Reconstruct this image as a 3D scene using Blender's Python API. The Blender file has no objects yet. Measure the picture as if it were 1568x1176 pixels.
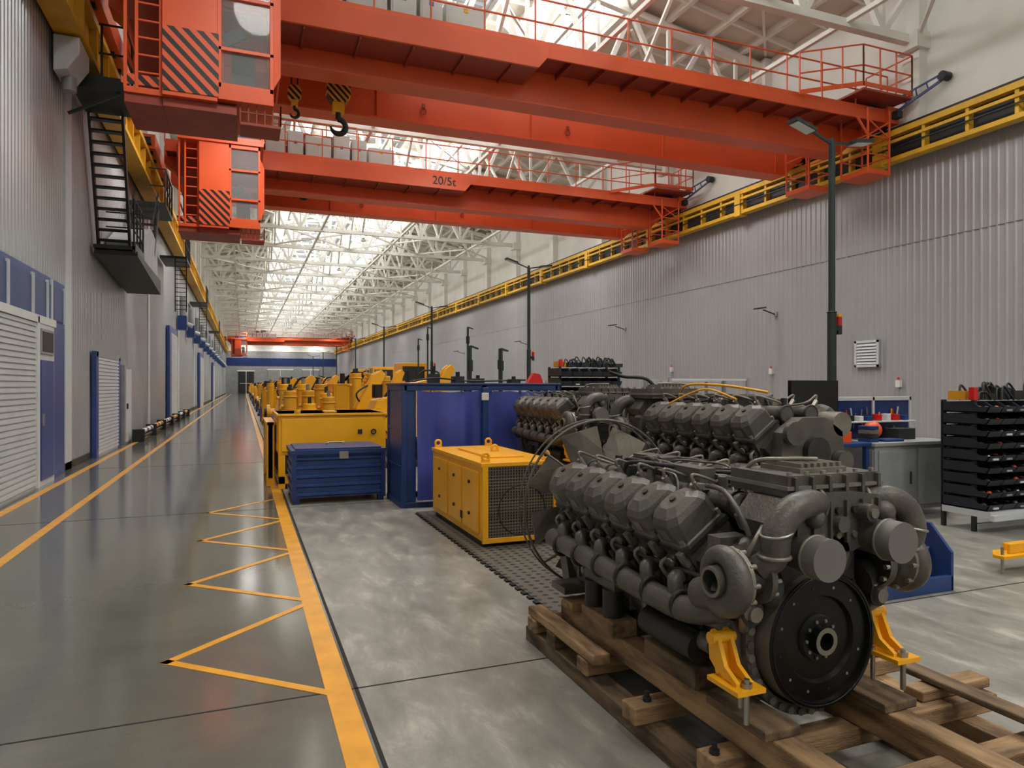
import bpy, math, random
from mathutils import Vector, Matrix
random.seed(7)
sc=bpy.context.scene
V=Vector
# ---------------------------------------------------------------- materials
def lin(c):
    out=[]
    for x in c:
        x=x/255.0
        out.append(x/12.92 if x<=0.04045 else ((x+0.055)/1.055)**2.4)
    return (out[0],out[1],out[2],1)
def mat(name,c,rough=.5,metal=0.0,var=.12,scale=3.0,bump=0.0,c2=None,detail=5,rv=.0,stretch=None):
    m=bpy.data.materials.new(name); m.use_nodes=True
    nt=m.node_tree; N=nt.nodes; L=nt.links
    bs=N['Principled BSDF']
    bs.inputs['Roughness'].default_value=rough
    bs.inputs['Metallic'].default_value=metal
    tc=N.new('ShaderNodeTexCoord')
    src=tc.outputs['Object']
    if stretch:
        mp=N.new('ShaderNodeMapping'); mp.inputs['Scale'].default_value=stretch; L.new(src,mp.inputs['Vector']); src=mp.outputs[0]
    no=N.new('ShaderNodeTexNoise'); no.inputs['Scale'].default_value=scale; no.inputs['Detail'].default_value=detail
    L.new(src,no.inputs['Vector'])
    cr=N.new('ShaderNodeValToRGB')
    a=lin(c)
    if c2: b=lin(c2)
    else: b=tuple(min(1,x*(1+var)) for x in a[:3])+(1,)
    a2=a if c2 else tuple(x*(1-var) for x in a[:3])+(1,)
    cr.color_ramp.elements[0].color=a2; cr.color_ramp.elements[1].color=b
    cr.color_ramp.elements[0].position=.35; cr.color_ramp.elements[1].position=.65
    L.new(no.outputs['Fac'],cr.inputs['Fac']); L.new(cr.outputs['Color'],bs.inputs['Base Color'])
    if rv>0:
        mr=N.new('ShaderNodeMapRange'); mr.inputs['To Min'].default_value=max(0.02,rough-rv); mr.inputs['To Max'].default_value=rough+rv
        L.new(no.outputs['Fac'],mr.inputs['Value']); L.new(mr.outputs['Result'],bs.inputs['Roughness'])
    if bump>0:
        n2=N.new('ShaderNodeTexNoise'); n2.inputs['Scale'].default_value=scale*12
        L.new(src,n2.inputs['Vector'])
        bp=N.new('ShaderNodeBump'); bp.inputs['Strength'].default_value=bump; bp.inputs['Distance'].default_value=.01
        L.new(n2.outputs['Fac'],bp.inputs['Height']); L.new(bp.outputs['Normal'],bs.inputs['Normal'])
    return m
def stripes(name,c1,c2,freq,ax=(1,0,1)):
    m=mat(name,c1,.45); nt=m.node_tree; N=nt.nodes; L=nt.links
    bs=N['Principled BSDF']
    tc=N.new('ShaderNodeTexCoord')
    dt=N.new('ShaderNodeVectorMath'); dt.operation='DOT_PRODUCT'; dt.inputs[1].default_value=ax
    L.new(tc.outputs['Object'],dt.inputs[0])
    mu=N.new('ShaderNodeMath'); mu.operation='MULTIPLY'; mu.inputs[1].default_value=freq
    L.new(dt.outputs['Value'],mu.inputs[0])
    fr=N.new('ShaderNodeMath'); fr.operation='FRACT'; L.new(mu.outputs[0],fr.inputs[0])
    gt=N.new('ShaderNodeMath'); gt.operation='GREATER_THAN'; gt.inputs[1].default_value=.5; L.new(fr.outputs[0],gt.inputs[0])
    mx=N.new('ShaderNodeMix'); mx.data_type='RGBA'
    mx.inputs[6].default_value=lin(c1); mx.inputs[7].default_value=lin(c2)
    L.new(gt.outputs[0],mx.inputs[0]); L.new(mx.outputs[2],bs.inputs['Base Color'])
    return m
def concrete(name,c1,c2,c3,rough,sc1,streak=(1,1,1),dist=.6,pos=(.34,.52,.72)):
    m=bpy.data.materials.new(name); m.use_nodes=True
    nt=m.node_tree; N=nt.nodes; L=nt.links; bs=N['Principled BSDF']
    tc=N.new('ShaderNodeTexCoord'); mp=N.new('ShaderNodeMapping'); mp.inputs['Scale'].default_value=streak; mp.inputs['Rotation'].default_value=(0,0,.5)
    L.new(tc.outputs['Object'],mp.inputs['Vector'])
    n1=N.new('ShaderNodeTexNoise'); n1.inputs['Scale'].default_value=sc1; n1.inputs['Detail'].default_value=9; n1.inputs['Roughness'].default_value=.66
    n1.inputs['Distortion'].default_value=dist
    L.new(mp.outputs[0],n1.inputs['Vector'])
    cr=N.new('ShaderNodeValToRGB'); e=cr.color_ramp.elements
    e[0].position=pos[0]; e[0].color=lin(c1); e[1].position=pos[2]; e[1].color=lin(c3)
    k=e.new(pos[1]); k.color=lin(c2)
    L.new(n1.outputs['Fac'],cr.inputs['Fac'])
    n2=N.new('ShaderNodeTexNoise'); n2.inputs['Scale'].default_value=90; n2.inputs['Detail'].default_value=3
    L.new(tc.outputs['Object'],n2.inputs['Vector'])
    mr=N.new('ShaderNodeMapRange'); mr.inputs['To Min'].default_value=.86; mr.inputs['To Max'].default_value=1.14
    L.new(n2.outputs['Fac'],mr.inputs['Value'])
    vm=N.new('ShaderNodeVectorMath'); vm.operation='MULTIPLY'
    L.new(cr.outputs['Color'],vm.inputs[0]); L.new(mr.outputs['Result'],vm.inputs[1])
    L.new(vm.outputs[0],bs.inputs['Base Color'])
    r2=N.new('ShaderNodeMapRange'); r2.inputs['To Min'].default_value=rough*.75; r2.inputs['To Max'].default_value=rough*1.3
    L.new(n1.outputs['Fac'],r2.inputs['Value']); L.new(r2.outputs['Result'],bs.inputs['Roughness'])
    bp=N.new('ShaderNodeBump'); bp.inputs['Strength'].default_value=.03; bp.inputs['Distance'].default_value=.01
    L.new(n1.outputs['Fac'],bp.inputs['Height']); L.new(bp.outputs['Normal'],bs.inputs['Normal'])
    return m
AISLE=concrete('aisle_coating',(92,93,86),(101,101,94),(112,111,103),.12,.7)
CONC=concrete('bare_concrete',(120,119,112),(142,140,132),(186,183,174),.34,3.6,(1.5,.6,1),.35,(.36,.55,.76))
YLINE=mat('yellow_floor_paint',(226,160,48),.3,var=.1,scale=6)
JOINT=mat('joint_black',(28,28,27),.8)
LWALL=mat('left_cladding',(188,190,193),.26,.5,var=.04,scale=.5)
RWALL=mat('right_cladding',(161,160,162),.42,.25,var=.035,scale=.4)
WHITE=mat('white_paint',(230,227,219),.7,var=.05,scale=.8)
PANEL=mat('ceiling_panel',(208,199,184),.8,var=.08,scale=.7)
RYEL=mat('rail_yellow',(212,164,42),.5,var=.1)
DARK=mat('dark_steel',(44,46,46),.5,.3)
RED=mat('crane_orange_red',(220,88,42),.42,var=.07,scale=.6)
RED2=mat('crane_red_dark',(146,56,38),.5,var=.1)
GLASS=mat('cab_glass',(170,180,182),.04,0,var=.05,scale=.8)
GLASS.node_tree.nodes['Principled BSDF'].inputs['Alpha'].default_value=.22
GREYW=mat('cabinet_white',(206,208,204),.5,var=.03)
HAZR=stripes('hazard_red_black',(222,90,48),(24,20,20),4.6,(1,0,1))
HAZY=stripes('hazard_yellow_black',(226,160,30),(22,20,20),6.5,(1,0,1))
BLUE=mat('blue_paint',(28,58,112),.4,var=.15,scale=2)
DBLUE=mat('dark_blue_frame',(24,46,98),.4)
DOORB=mat('door_blue',(48,70,130),.4,var=.05)
CURT=mat('blue_curtain',(60,74,156),.5,var=.14,scale=1.5)
LBLUE=mat('light_blue',(60,110,170),.4)
YEL=mat('machine_yellow',(238,170,22),.36,var=.06,scale=2)
YEL2=mat('machine_yellow_worn',(206,146,26),.45,var=.2,scale=3)
GREY=mat('grey_paint',(140,143,144),.5)
LGREY=mat('light_grey',(190,193,195),.5,var=.04)
ENG=mat('engine_paint',(85,82,76),.42,.18,var=.24,scale=6,bump=.25)
ENGD=mat('engine_dark',(48,47,44),.5,.2,var=.25,scale=7,bump=.2)
ENGL=mat('engine_light',(122,117,107),.38,.3,var=.15,scale=6,bump=.15)
CAPG=mat('grey_plastic_cap',(104,102,98),.6,var=.03)
BLACK=mat('black_rubber',(20,20,20),.5,var=.2)
FLY=mat('flywheel_black',(24,24,24),.3,.5,var=.3,scale=10)
STEEL=mat('steel',(168,166,160),.3,.9,var=.1)
WOOD=mat('rough_timber',(104,80,56),.75,c2=(176,144,104),scale=3,bump=.5,detail=12,stretch=(6,1.2,6))
WOODX=mat('rough_timber_cross',(100,78,54),.75,c2=(168,136,98),scale=3,bump=.5,detail=12,stretch=(1.2,6,6))
WOOD2=mat('dark_timber',(66,52,38),.8,c2=(122,100,74),scale=3,bump=.5,detail=12,stretch=(6,1.2,6))
POLE=mat('pole_green',(44,54,52),.45,.2)
BIN=mat('bin_black',(30,35,45),.45,var=.2)
ORANGE=mat('orange_plastic',(226,84,30),.4)
SCREEN=mat('screen_black',(10,10,12),.2)
REDB=mat('beacon_red',(200,30,24),.3)
def dots(name,c,sc_,e0,e1,ca,cb,metal=0):
    m=mat(name,c,.5,metal); nt=m.node_tree; N=nt.nodes; L=nt.links; bs=N['Principled BSDF']
    tc=N.new('ShaderNodeTexCoord'); vo=N.new('ShaderNodeTexVoronoi'); vo.inputs['Scale'].default_value=sc_; vo.inputs['Randomness'].default_value=0
    L.new(tc.outputs['Object'],vo.inputs['Vector'])
    cr=N.new('ShaderNodeValToRGB'); e=cr.color_ramp.elements
    e[0].position=e0; e[0].color=lin(ca); e[1].position=e1; e[1].color=lin(cb)
    L.new(vo.outputs['Distance'],cr.inputs['Fac']); L.new(cr.outputs['Color'],bs.inputs['Base Color'])
    return m
GRILLE=dots('perforated_grille',(60,60,58),34,.40,.52,(18,18,17),(118,110,90),.2)
RMAT=dots('rubber_mat',(46,46,44),11,.26,.34,(36,35,33),(96,92,84))
# ---------------------------------------------------------------- builder
class B:
    def __init__(s): s.v=[];s.f=[];s.m=[];s.s=[];s.mats=[];s.M=Matrix()
    def mi(s,m):
        if m not in s.mats: s.mats.append(m)
        return s.mats.index(m)
    def add(s,vs,fs,m,smooth=False):
        o=len(s.v); k=s.mi(m)
        for p in vs: s.v.append(s.M@V(p))
        for f in fs:
            s.f.append([i+o for i in f]); s.m.append(k); s.s.append(smooth)
    def box(s,x0,x1,y0,y1,z0,z1,m):
        if x0>x1:x0,x1=x1,x0
        if y0>y1:y0,y1=y1,y0
        if z0>z1:z0,z1=z1,z0
        vs=[(x0,y0,z0),(x1,y0,z0),(x1,y1,z0),(x0,y1,z0),(x0,y0,z1),(x1,y0,z1),(x1,y1,z1),(x0,y1,z1)]
        s.add(vs,[(0,3,2,1),(4,5,6,7),(0,1,5,4),(1,2,6,5),(2,3,7,6),(3,0,4,7)],m)
    def obox(s,c,u,v,w,m):
        c=V(c);u=V(u);v=V(v);w=V(w)
        vs=[c-u-v-w,c+u-v-w,c+u+v-w,c-u+v-w,c-u-v+w,c+u-v+w,c+u+v+w,c-u+v+w]
        s.add(vs,[(0,3,2,1),(4,5,6,7),(0,1,5,4),(1,2,6,5),(2,3,7,6),(3,0,4,7)],m)
    def beam(s,p0,p1,w,h,m,up=(0,0,1)):
        p0=V(p0);p1=V(p1);d=(p1-p0);l=d.length
        if l<1e-6:return
        d/=l; up=V(up)
        if abs(d.dot(up))>.98: up=V((0,1,0))
        sd=d.cross(up).normalized(); u2=sd.cross(d).normalized()
        s.obox((p0+p1)/2,d*l/2,sd*w/2,u2*h/2,m)
    def frame(s,d):
        d=V(d).normalized(); a=V((0,0,1)) if abs(d.z)<.9 else V((1,0,0))
        e=d.cross(a).normalized(); f=d.cross(e).normalized()
        return d,e,f
    def cyl(s,p0,p1,r,m,r2=None,n=16,caps=True):
        p0=V(p0);p1=V(p1)
        if r2 is None:r2=r
        d,e,f=s.frame(p1-p0)
        A=[];C=[]
        for i in range(n):
            t=2*math.pi*i/n; q=e*math.cos(t)+f*math.sin(t)
            A.append(p0+q*r);C.append(p1+q*r2)
        s.add(A+C,[(i,(i+1)%n,n+(i+1)%n,n+i) for i in range(n)],m,True)
        if caps:
            s.add(A,[tuple(range(n-1,-1,-1))],m); s.add(C,[tuple(range(n))],m)
    def lathe(s,o,axis,prof,m,n=32,ms=None):
        o=V(o);d,e,f=s.frame(axis)
        qs=[e*math.cos(2*math.pi*i/n)+f*math.sin(2*math.pi*i/n) for i in range(n)]
        for k in range(len(prof)-1):
            (a0,r0),(a1,r1)=prof[k],prof[k+1]
            A=[o+d*a0+q*r0 for q in qs];C=[o+d*a1+q*r1 for q in qs]
            s.add(A+C,[(i,(i+1)%n,n+(i+1)%n,n+i) for i in range(n)],(ms[k] if ms else m),True)
    def tube(s,pts,r,m,n=12,sub=6,caps=True):
        P=[V(p) for p in pts]; R=r if isinstance(r,(list,tuple)) else [r]*len(P)
        if len(P)>2 and sub>1:
            Q=[];RR=[]
            for i in range(len(P)-1):
                p0=P[max(i-1,0)];p1=P[i];p2=P[i+1];p3=P[min(i+2,len(P)-1)]
                for k in range(sub):
                    t=k/sub
                    Q.append(.5*((2*p1)+(p2-p0)*t+(2*p0-5*p1+4*p2-p3)*t*t+(3*p1-p0-3*p2+p3)*t**3)); RR.append(R[i]*(1-t)+R[i+1]*t)
            Q.append(P[-1]);RR.append(R[-1]); P=Q;R=RR
        rings=[]; T=(P[1]-P[0]).normalized(); _,e,f=s.frame(T)
        for i,p in enumerate(P):
            if i==0:t=(P[1]-P[0])
            elif i==len(P)-1:t=P[-1]-P[-2]
            else:t=P[i+1]-P[i-1]
            t=t.normalized(); e=(e-t*e.dot(t)).normalized(); f=t.cross(e)
            rings.append([p+(e*math.cos(2*math.pi*j/n)+f*math.sin(2*math.pi*j/n))*R[i] for j in range(n)])
        vs=[q for rg in rings for q in rg]; fs=[]
        for i in range(len(rings)-1):
            for j in range(n): fs.append((i*n+j,i*n+(j+1)%n,(i+1)*n+(j+1)%n,(i+1)*n+j))
        s.add(vs,fs,m,True)
        if caps:
            s.add(rings[0],[tuple(range(n-1,-1,-1))],m); s.add(rings[-1],[tuple(range(n))],m)
    def torus(s,c,axis,R,r,m,n=48,k=8):
        d,e,f=s.frame(axis);c=V(c);vs=[];fs=[]
        for i in range(n):
            t=2*math.pi*i/n;q=e*math.cos(t)+f*math.sin(t)
            for j in range(k):
                a=2*math.pi*j/k; vs.append(c+q*(R+r*math.cos(a))+d*r*math.sin(a))
        for i in range(n):
            for j in range(k): fs.append((i*k+j,((i+1)%n)*k+j,((i+1)%n)*k+(j+1)%k,i*k+(j+1)%k))
        s.add(vs,fs,m,True)
    def prism(s,pts,off,m):
        n=len(pts);off=V(off);A=[V(p) for p in pts];C=[p+off for p in A]
        s.add(A+C,[tuple(range(n-1,-1,-1)),tuple(range(n,2*n))]+[(i,(i+1)%n,n+(i+1)%n,n+i) for i in range(n)],m)
    def loft(s,loops,m,smooth=False):
        n=len(loops[0]); vs=[p for l in loops for p in l]; fs=[]
        for k in range(len(loops)-1):
            for i in range(n): fs.append((k*n+i,k*n+(i+1)%n,(k+1)*n+(i+1)%n,(k+1)*n+i))
        fs.append(tuple(range(n-1,-1,-1))); fs.append(tuple(range((len(loops)-1)*n,len(loops)*n)))
        s.add(vs,fs,m,smooth)
    def sphere(s,c,r,m,sz=1.0,n=16):
        c=V(c);vs=[];fs=[];k=n//2
        for i in range(k+1):
            a=math.pi*i/k
            for j in range(n):
                t=2*math.pi*j/n; vs.append(c+V((math.sin(a)*math.cos(t)*r,math.sin(a)*math.sin(t)*r,math.cos(a)*r*sz)))
        for i in range(k):
            for j in range(n): fs.append((i*n+j,(i+1)*n+j,(i+1)*n+(j+1)%n,i*n+(j+1)%n))
        s.add(vs,fs,m,True)
    def obj(s,name,bevel=0,origin=None,seg=2):
        me=bpy.data.meshes.new(name)
        if origin is None:
            xs=[p.x for p in s.v];ys=[p.y for p in s.v];zs=[p.z for p in s.v]
            origin=V(((min(xs)+max(xs))/2,(min(ys)+max(ys))/2,min(zs)))
        else: origin=V(origin)
        me.from_pydata([tuple(p-origin) for p in s.v],[],s.f)
        for m in s.mats: me.materials.append(m)
        me.polygons.foreach_set('material_index',s.m); me.polygons.foreach_set('use_smooth',s.s)
        me.update()
        o=bpy.data.objects.new(name,me); o.location=origin; sc.collection.objects.link(o)
        if bevel>0:
            b=o.modifiers.new('bevel','BEVEL'); b.width=bevel; b.segments=seg; b.limit_method='ANGLE'; b.angle_limit=math.radians(50)
            b.harden_normals=False
        return o
YA,YB=-22.0,142.0
XL,XR=-3.15,17.6
# ---------------------------------------------------------------- floor
b=B()
b.box(-3.6,.55,YA,YB,-.2,0,AISLE); b.box(.55,18.1,YA,YB,-.2,0,CONC)
b.obj('floor',origin=(0,0,0))
b=B()
b.box(.40,.53,YA+.5,YB-2,0,.003,YLINE)
b.obj('floor_line_aisle_edge')
b=B(); b.box(-2.09,-1.99,YA+.5,YB-2,0,.003,YLINE); b.obj('floor_line_walkway')
b=B(); b.box(-2.86,-2.75,YA+.5,YB-2,0,.003,YLINE); b.obj('floor_line_wall_side')
b=B()
def stroke(p,q,w,z0,z1,m):
    p=V((p[0],p[1],0));q=V((q[0],q[1],0));d=(q-p).normalized();n=V((-d.y,d.x,0))*w/2
    b.prism([p+n+V((0,0,z0)),p-n+V((0,0,z0)),q-n+V((0,0,z0)),q+n+V((0,0,z0))],(0,0,z1-z0),m)
for k in range(4):
    y0=3.66+1.66*k
    stroke((.42,y0),(-.43,y0+.77),.055,.0005,.0035,YLINE); stroke((-.43,y0+.73),(.42,y0+1.55),.055,.0005,.0035,YLINE)
b.obj('floor_zigzag_marking')
b=B()
b.box(.545,.565,YA+.2,YB-1,0,.0015,JOINT)
y=3.67-5.75*3
while y<YB-5:
    b.box(XL+.05,XR-.1,y-.006,y+.006,0,.0015,JOINT); y+=5.75
b.box(9.2,9.215,YA+.2,YB-1,0,.0015,JOINT)
b.obj('floor_expansion_joints')
# ---------------------------------------------------------------- walls
def corr(b,x,sgn,y0,y1,z0,z1,pitch,depth,m):
    n=int((y1-y0)/pitch); pr=[]
    for i in range(n):
        a=y0+i*pitch
        pr+= [(x,a),(x,a+pitch*.55),(x+sgn*depth,a+pitch*.68),(x+sgn*depth,a+pitch*.87)]
    pr.append((x,y0+n*pitch)); pr.append((x,y1))
    vs=[];fs=[]
    for (px,py) in pr: vs+=[(px,py,z0),(px,py,z1)]
    for i in range(len(pr)-1):
        f=(2*i,2*i+2,2*i+3,2*i+1); fs.append(f if sgn<0 else f[::-1])
    b.add(vs,fs,m)
b=B()
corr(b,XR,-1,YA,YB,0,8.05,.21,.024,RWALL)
b.box(17.66,18.05,YA,YB,0,13.35,WHITE)
b.box(17.52,17.66,YA,YB,8.0,8.12,GREY)
b.box(17.57,17.6,YA,YB,5.62,5.635,GREY)
b.obj('wall_right')
b=B()
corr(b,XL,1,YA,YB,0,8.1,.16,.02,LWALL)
b.box(-3.6,-3.2,YA,YB,0,13.35,WHITE)
for yy in (15.0,27,39,51,63,75,87,99,111,123):
    b.box(XL,XL+.05,yy,yy+.5,0,8.1,LGREY)
b.obj('wall_left')
b=B()
b.box(-3.6,18.05,YB,YB+.3,0,17,GREY)
b.box(-3,17.4,YB-.06,YB,5.4,6.9,DBLUE)
b.box(-3,17.4,YB-.06,YB,8.2,13.2,WHITE)
b.obj('wall_far')
b=B(); b.box(-3.6,18.05,YA-.3,YA,0,17,WHITE); b.obj('wall_back')
for i,(xa,xb,zt,mm) in enumerate([(-.9,1.9,4.3,DARK),(4.5,9,4.6,GREY),(11,14,4.6,GREY)]):
    b=B(); b.box(xa,xb,YB-.12,YB-.07,0,zt,mm); b.box(xa-.2,xb+.2,YB-.14,YB-.07,zt,zt+.2,WHITE)
    b.box((xa+xb)/2-.05,(xa+xb)/2+.05,YB-.16,YB-.12,0,zt,WHITE); b.box(xa+.3,xb-.3,YB-.16,YB-.12,zt*.45,zt*.47,WHITE); b.obj('door_%d'%(i+4))
b=B()
y=-16.5
while y<YB:
    b.box(17.35,17.68,y,y+.5,8.9,13.3,WHITE); b.box(17.15,17.68,y-.1,y+.6,10.9,11.35,WHITE)
    b.box(-3.22,-2.95,y,y+.5,8.9,13.3,WHITE)
    y+=6
b.obj('trim_pilasters')
b=B(); b.box(XL+.03,XL+.05,YA,YB,0,.14,DARK); b.obj('baseboard_left')
b=B(); b.box(XR-.05,XR-.03,YA,YB,0,.16,DARK); b.obj('baseboard_right')
YE=YB-.4
b=B()
b.box(17.0,17.35,YA+.3,YE,8.62,8.78,RYEL); b.box(17.05,17.35,YA+.3,YE,7.92,8.04,RYEL); b.box(17.22,17.26,YA+.3,YE,8.04,8.62,DARK)
b.box(17.0,17.06,YA+.3,YE,8.42,8.5,RYEL)
b.box(17.14,17.22,YA+.3,YE,8.78,8.9,DARK)
y=YA+.3; k=0
while y<YE-.3:
    b.box(17.04,17.24,y,y+.09,8.04,8.62,RYEL)
    if k%5==0: b.box(16.98,17.3,y+.1,y+.4,7.85,8.7,RYEL)
    y+=1.2;k+=1
b.box(16.97,17.0,YA+.3,YE,8.24,8.28,DARK)
b.obj('crane_runway_girder')
b=B()
b.box(-3.06,-2.66,YA+.3,YE,8.6,8.75,RYEL); b.box(-3.06,-2.62,YA+.3,YE,7.72,7.84,RYEL); b.box(-2.9,-2.82,YA+.3,YE,7.84,8.6,RYEL)
b.box(-2.93,-2.85,YA+.3,YE,8.75,8.87,DARK)
y=YA+.35
while y<YE-.3:
    b.box(-2.82,-2.68,y,y+.06,7.84,8.6,RYEL); y+=1.2
b.obj('crane_runway_girder')
# ---------------------------------------------------------------- roof
b=B()
def slabz(x):
    return 13.3+ (x+3.6)*1.0/5.6 if x<7 else 13.3+(18.05-x)*1.0/6.05
b.prism([(-3.6,YA,13.3),(2,YA,14.3),(2,YA,14.5),(-3.6,YA,13.5)],(0,YB-YA,0),PANEL)
b.prism([(12,YA,14.3),(18.05,YA,13.3),(18.05,YA,13.5),(12,YA,14.5)],(0,YB-YA,0),PANEL)
b.box(1.7,12.3,YA,YB,16.5,16.7,PANEL)
y=YA
while y<YB:
    big=abs((y-YA)%6)<.01
    h=.32 if big else .2; w=.22 if big else .1
    b.beam((-3.6,y,13.3-h/2),(2,y,14.3-h/2),w,h,WHITE); b.beam((12,y,14.3-h/2),(18.05,y,13.3-h/2),w,h,WHITE)
    b.beam((1.9,y,16.5-h/2),(12.1,y,16.5-h/2),w,h,WHITE)
    y+=1.5
for x in (-2,-.4,1.0,13.4,15,16.5):
    z=slabz(x)-.1; b.box(x-.08,x+.08,YA,YB,z-.12,z+.12,WHITE)
for x in (3.5,4.9,9.1,10.5): b.box(x-.07,x+.07,YA,YB,16.2,16.5,WHITE)
b.obj('ceiling')
def lantern(x,name):
    b=B()
    b.box(x-.12,x+.12,YA,YB,14.05,14.55,WHITE); b.box(x-.12,x+.12,YA,YB,16.3,16.6,WHITE)
    b.box(x-.03,x+.03,YA,YB,15.4,15.46,GREY)
    y=YA
    while y<YB:
        b.box(x-.04,x+.04,y,y+.06,14.5,16.4,GREY); y+=.75
    b.obj(name)
lantern(2.0,'window_1'); lantern(12.0,'window_2')
b=B()
y=YA
while y<YB:
    b.box(5.2,8.8,y,y+.07,16.22,16.34,GREY); y+=1.0
for x in (5.2,6.4,7.6,8.75): b.box(x-.04,x+.04,YA,YB,16.2,16.36,GREY)
b.obj('added_fill_bars')  # invented glazing bars framing the added overhead fill; lantern roof is closed here
b=B()
y=-16.25
T=[]
while y<YB-1:
    T.append(y); y+=6
xs=[-3.2,-.6,2,4.5,7,9.5,12,14.9,17.6]
tz=[13.0,13.5,14.0,14.4,14.75,14.4,14.0,13.5,13.0]
for y in T:
    b.beam((-3.2,y,11.2),(17.6,y,11.2),.22,.22,WHITE)
    for i in range(8):
        b.beam((xs[i],y,tz[i]),(xs[i+1],y,tz[i+1]),.22,.22,WHITE)
        xm=(xs[i]+xs[i+1])/2
        b.beam((xs[i],y,tz[i]),(xm,y,11.2),.15,.15,WHITE); b.beam((xm,y,11.2),(xs[i+1],y,tz[i+1]),.15,.15,WHITE)
        b.beam((xm,y,11.2),(xm,y,(tz[i]+tz[i+1])/2),.11,.11,WHITE)
    for xx in (4.5,7,9.5): b.beam((xx,y,14.3),(xx,y,16.4),.12,.12,WHITE)
    b.beam((2,y,14.2),(4.5,y,16.3),.1,.1,WHITE); b.beam((12,y,14.2),(9.5,y,16.3),.1,.1,WHITE)
for x in (-.6,4.5,9.5,14.9):
    b.beam((x,T[0],11.25),(x,T[-1],11.25),.12,.12,WHITE)
for x in (3.2,7,10.8): b.beam((x,T[0],14.4),(x,T[-1],14.4),.12,.16,WHITE)
for k in range(len(T)-1):
    y0,y1=T[k],T[k+1]
    for i,x in enumerate((-3.2,2,7,12)):
        x2=(2,7,12,17.6)[i]
        if k%2==0:
            b.beam((x,y0,11.3),(x2,y1,11.3),.09,.09,WHITE); b.beam((x2,y0,11.3),(x,y1,11.3),.09,.09,WHITE)
        b.beam((x,y0,14.1 if 0<i<3 else 13.4),(x2,y1,14.1 if i<3 and i>0 else 13.4),.08,.08,WHITE)
    for i,x in enumerate((2,7,12)):
        b.beam((x,y0,11.2),(x,(y0+y1)/2,13.9),.1,.1,WHITE); b.beam((x,y1,11.2),(x,(y0+y1)/2,13.9),.1,.1,WHITE)
b.obj('trim_roof_trusses')
# ---------------------------------------------------------------- left wall doors
def shutter(b,y0,y1,z0,z1,x):
    b.box(x-.05,x,y0,y1,z0,z1,LGREY)
    z=z0+.05
    while z<z1-.06:
        b.box(x,x+.02,y0+.02,y1-.02,z,z+.055,LGREY); z+=.085
x=XL+.085
b=B()
b.box(x-.03,x+.02,10.2,14.65,0,3.42,DOORB)
for (ya,yb) in ((10.3,11.3),(11.4,12.5),(12.62,13.35),(13.45,14.5)):
    b.box(x+.02,x+.035,ya,yb,2.72,3.3,BLUE); 
    for (p,q) in ((ya-.03,ya),(yb,yb+.03)): b.box(x+.02,x+.05,p,q,2.7,3.35,LGREY)
shutter(b,10.3,12.6,0,2.6,x+.06)
b.box(x+.02,x+.09,12.62,13.6,0,2.62,LGREY); b.box(x+.09,x+.11,12.75,13.5,2.1,2.5,GREY); b.box(x+.11,x+.115,12.8,13.45,2.14,2.46,DARK)
b.box(x+.02,x+.1,12.6,12.68,0,2.68,GREYW); b.box(x+.02,x+.1,10.2,13.7,2.58,2.7,GREYW); b.box(x+.09,x+.11,12.75,13.5,.1,2.0,DOORB)
b.box(x+.02,x+.05,13.64,13.72,0,3.4,LGREY)
b.box(x+.1,x+.14,12.78,12.82,.95,1.15,STEEL)
b.obj('door_1')
b=B()
b.box(x-.03,x+.06,17.35,17.6,0,2.35,DOORB); b.box(x-.03,x+.06,17.4,20.6,2.24,2.36,GREY); b.box(x-.03,x+.06,20.3,20.55,0,2.3,DOORB)
shutter(b,17.6,20.3,0,2.24,x+.04); b.obj('door_2')
b=B(); b.box(x-.03,x+.06,21.2,22.4,0,2.15,GREY); b.box(x+.06,x+.08,21.3,22.3,.05,2.05,LGREY); b.box(x+.08,x+.12,21.4,21.45,.95,1.1,DARK); b.obj('door_3')
for k,(ya,yb,zt) in enumerate(((33,36.5,4.2),(55,59,4.0),(78,82,4.0))):
    b=B(); b.box(x-.03,x+.1,ya,yb,0,zt,DOORB); shutter(b,ya+.3,yb-.3,0,zt-.3,x+.14); b.obj('door_%d'%(k+7))
b=B()
for i in range(6):
    ya=21.8+i*2.9
    b.box(-2.9,-2.6,ya,ya+.14,0,.36,DARK)
    b.cyl((-2.75,ya+.1,.26),(-2.75,ya+2.9,.26),.07,YEL if i%2 else GREYW,n=14)
    b.cyl((-2.75,ya+.1,.10),(-2.75,ya+2.9,.10),.05,DARK,n=12)
    for j in range(3): b.cyl((-2.75,ya+.5+j*.9,.26),(-2.75,ya+.8+j*.9,.26),.073,DARK,n=14)
b.box(-2.9,-2.6,21.8+17.4,21.94+17.4,0,.36,DARK)
b.obj('pipe_guard_barrier')
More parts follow.
